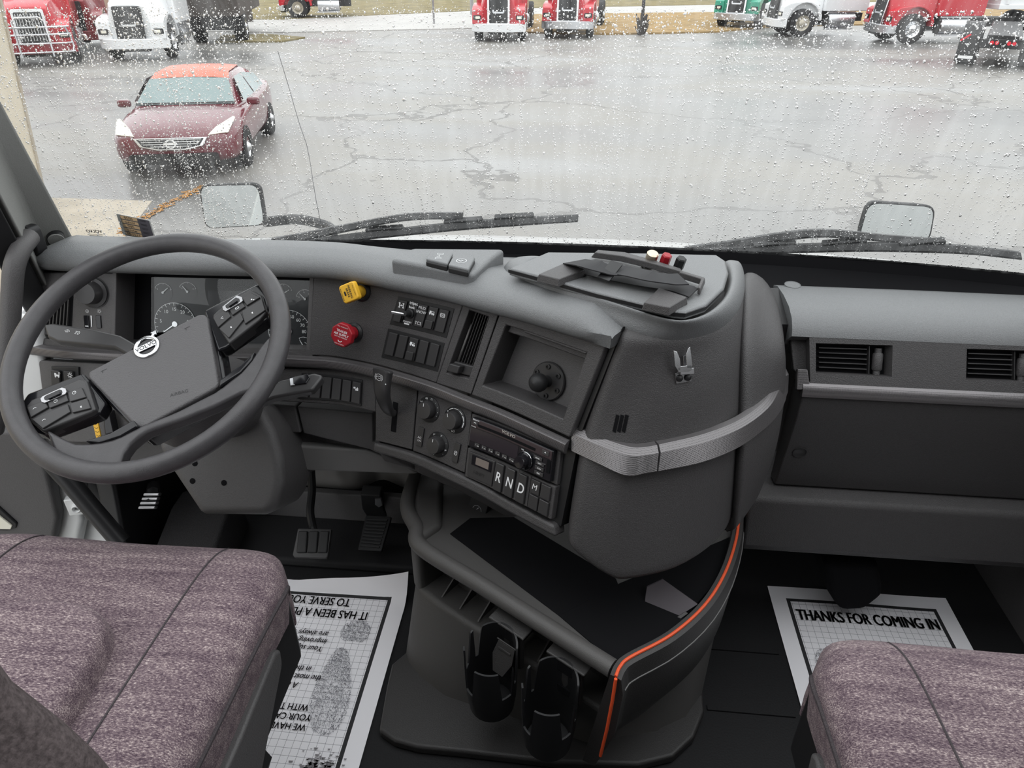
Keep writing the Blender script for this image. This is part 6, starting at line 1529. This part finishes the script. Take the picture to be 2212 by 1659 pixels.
# ---- printed paper mats
def paper(origin, rz, label, curl, smudge):
    W, H = .44, .60; t = thing('paper_floor_mat', origin, label, 'floor mat', rz=rz)
    nx, ny = 30, 36; vs = []; uv = []
    hz = lambda u, v: .004+.0012*math.sin(u*17+v*9)+.018*curl*max(0, (.05-v)/.05)**2*max(0, math.sin((u+.05)*9))*1.2+.05*curl*max(0, (.07-v-.4*abs(u-.0))/.07)**2
    for j in range(ny+1):
        for i in range(nx+1):
            u, v = W*i/nx, H*j/ny; vs.append((u, v, hz(u, v))); uv.append((u, v))
    fs = [(j*(nx+1)+i, j*(nx+1)+i+1, (j+1)*(nx+1)+i+1, (j+1)*(nx+1)+i) for j in range(ny) for i in range(nx)]
    q = MB().add(vs, fs); o = q.build('sheet', 'paper', t, fix=False)
    ul = o.data.uv_layers.new(name='UVMap')
    for l in o.data.loops: ul.data[l.index].uv = uv[l.vertex_index]
    z = .0068
    def txt(nm, lines, size, cx, cy, dy, sxx, bold, shear=0):
        q = MB()
        for i, s in enumerate(lines):
            for e in (-1, 0, 1): q.text(I4, s, size, z, cx=cx+e*bold*size, cy=cy-dy*i, sx_=sxx, shear=shear)
        q.build(nm, 'ink', t)
    txt('heading', ('THANKS FOR COMING IN',), .046, .22, .508, 0, .62, .03)
    txt('notice_text', ('WE HAVE TRIED TO KEEP', 'YOUR CARPETING CLEAN', 'WITH THIS PAPER MAT'), .0215, .235, .400, .0225, .82, .014)
    txt('slogan_text', ('A customer is', 'the most important person', 'in the world to us.'), .0215, .235, .303, .0215, .80, .010, .2)
    txt('slogan_text', ('Your suggestions for', 'improving our service', 'are always welcome.'), .0215, .235, .205, .0215, .80, .010, .2)
    txt('closing_text', ('IT HAS BEEN A PLEASURE', 'TO SERVE YOU'), .035, .22, .100, .037, .69, .014)
    for cy in (.335, .236): MB().flat(I4, circ(.0062, 14, .235, cy), z).build('bullet', 'ink', t)
    rg = random.Random(4); q = MB()
    for side in (1, -1):
        for _ in range(5200):
            heel = rg.random() < .27
            cx, cy, a, b = (.100, .150, .036, .036) if heel else (.106, .305, .045, .108)
            u, v = rg.uniform(-1, 1), rg.uniform(-1, 1)
            if (u*u+v*v > 1) if heel else (abs(u)**2.4+abs(v)**2.6 > 1): continue
            if heel and v > .75: continue
            wv = 1 if heel else .80+.2*math.sin((v+.3)*1.8)
            x, y = cx+u*a*wv+(0 if heel else .012*v*-1), cy+v*b
            x = x if side == 1 else W-x; s = .0004+.0005*rg.random()
            q.add([(x-s, y-s, z), (x+s, y-s*.6, z), (x+s*.7, y+s, z), (x-s*.8, y+s*.9, z)], [(0, 1, 2, 3)])
    tag(q.build('footprints', mat('speckle', (.20, .20, .23), .8), t), kind='stuff')
    if smudge:
        q = MB()
        for _ in range(220):
            x, y, s = W-.10+rg.gauss(0, .02), .485+rg.gauss(0, .016), .0012+.004*rg.random()
            x = W-x-.02; q.add([(x-s, y-s*.4, z+.0005), (x+s, y-s*.3, z+.0005), (x+s*.5, y+s*.5, z+.0005), (x-s*.6, y+s*.4, z+.0005)], [(0, 1, 2, 3)])
        tag(q.build('smudge', mat('dirt', (.22, .21, .22), .9), t), kind='stuff')
    return t
paper((-.384, 1.255, .0), PI, 'printed paper floor mat lying upside down between driver seat and console bin', 1.0, True)
paper((.532, .752, .0), 0, 'printed paper floor mat in the dark passenger footwell', 0, False)
q = MB()
for k in range(5): q.bx((.33, .50+.16*k, 0), (.515, .512+.16*k, .004))
st(q.build('trim_7', 'mat_black'))
# ---- pedals
Fp_ = fr(at(676, 1172, z=.115), (1, 0, 0), (0, -.62, .78)); pdl = thing('brake_pedal', (Fp_.translation.x, Fp_.translation.y, 0), 'black brake pedal with three upright pads on a hanging arm', 'pedal')
o_ = lp(Fp_, [(643, 1141), (716, 1143), (708, 1203), (704, 1207), (636, 1205), (631, 1199)]); MB().prism(Fp_, o_, -.014, 0).build('pedal_plate', 'switch', pdl, bevel=.006, seg=3)
for k in range(3):
    u0 = 646+23.2*k; MB().prism(Fp_, lp(Fp_, [(u0, 1147), (u0+19.5, 1147), (u0+17-k, 1195), (u0-5-k, 1195)]), -.004, .006).build('pad_rib', 'rubber', pdl, bevel=.004, seg=3)
MB().tube(crom([at(672, 1016, y=1.42), at(674, 1060, y=1.40), at(670, 1105, y=1.36), at(676, 1140, y=1.33), Fp_ @ V((0, .01, -.01))], 5), .0105, 10).build('pedal_arm', 'black', pdl)
Fp_ = fr(at(806, 1152, z=.10), (1, 0, 0), (0, -.5, .86)); pdl = thing('accelerator_pedal', (Fp_.translation.x, Fp_.translation.y, 0), 'long dark ribbed accelerator pedal beside the console bin', 'pedal')
MB().prism(Fp_, lp(Fp_, [(790, 1112), (846, 1116), (824, 1191), (772, 1188)]), -.012, 0).build('pedal_plate', 'black', pdl, bevel=.003)
def mixq(a, b, t): return (a[0]+(b[0]-a[0])*t, a[1]+(b[1]-a[1])*t)
for k in range(9):
    a, b = mixq((793, 1120), (778, 1180), k/8.6), mixq((838, 1122), (820, 1184), k/8.6); a2, b2 = mixq((793, 1120), (778, 1180), (k+.6)/8.6), mixq((838, 1122), (820, 1184), (k+.6)/8.6)
    MB().prism(Fp_, lp(Fp_, [a, b, b2, a2]), -.002, .003).build('rib', 'rubber', pdl, bevel=.001)
q = MB(); P = [at(u, v, y=1.44) for u, v in ((778, 1068), (822, 1070), (828, 1100), (840, 1120), (795, 1122), (782, 1100))]; q.rings([[p+V((0, .03, .01)) for p in P], P]); q.build('pedal_bracket', 'black', pdl, bevel=.004)
q = MB(); P = [at(u, v, y=1.435) for u, v in ((810, 1078), (822, 1078), (826, 1092), (818, 1096), (810, 1090))]; q.rings([[p+V((0, .01, 0)) for p in P], P]); q.build('clip', 'silver', pdl)
Fp_ = fr(at(322, 1083, z=.26), (1, 0, 0), (0, -.75, .66)); pdl = thing('ribbed_pedal', (Fp_.translation.x, Fp_.translation.y, 0), 'small pale ribbed metal pedal behind the entry pole', 'pedal')
for k in range(4):
    a, b = mixq((312, 1064), (299, 1098), k/3.6), mixq((346, 1064), (336, 1098), k/3.6); a2, b2 = mixq((312, 1064), (299, 1098), (k+.8)/3.6), mixq((346, 1064), (336, 1098), (k+.8)/3.6)
    MB().prism(Fp_, lp(Fp_, [a, b, b2, a2]), -.01, .004).build('rib', 'steel', pdl, bevel=.003)
q = MB(); q.tube([at(330, 1040, y=1.42), Fp_ @ V((0, .02, -.012)), Fp_ @ V((0, 0, -.01))], .016, 8); q.build('pedal_arm', 'black', pdl)
# dark shape hanging below the passenger dash
q = MB(); P = [at(u, v, y=1.24) for u, v in ((1780, 1215), (1900, 1220), (1912, 1290), (1870, 1322), (1815, 1324), (1790, 1285))]; q.rings([[p+V((0, .14, .0)) for p in P], P]); hb = q.build('heater_hose_cover', 'black_matt', bevel=.02, seg=3)
tag(hb, 'black cover hanging below the passenger dash in front of the paper mat', 'cover')
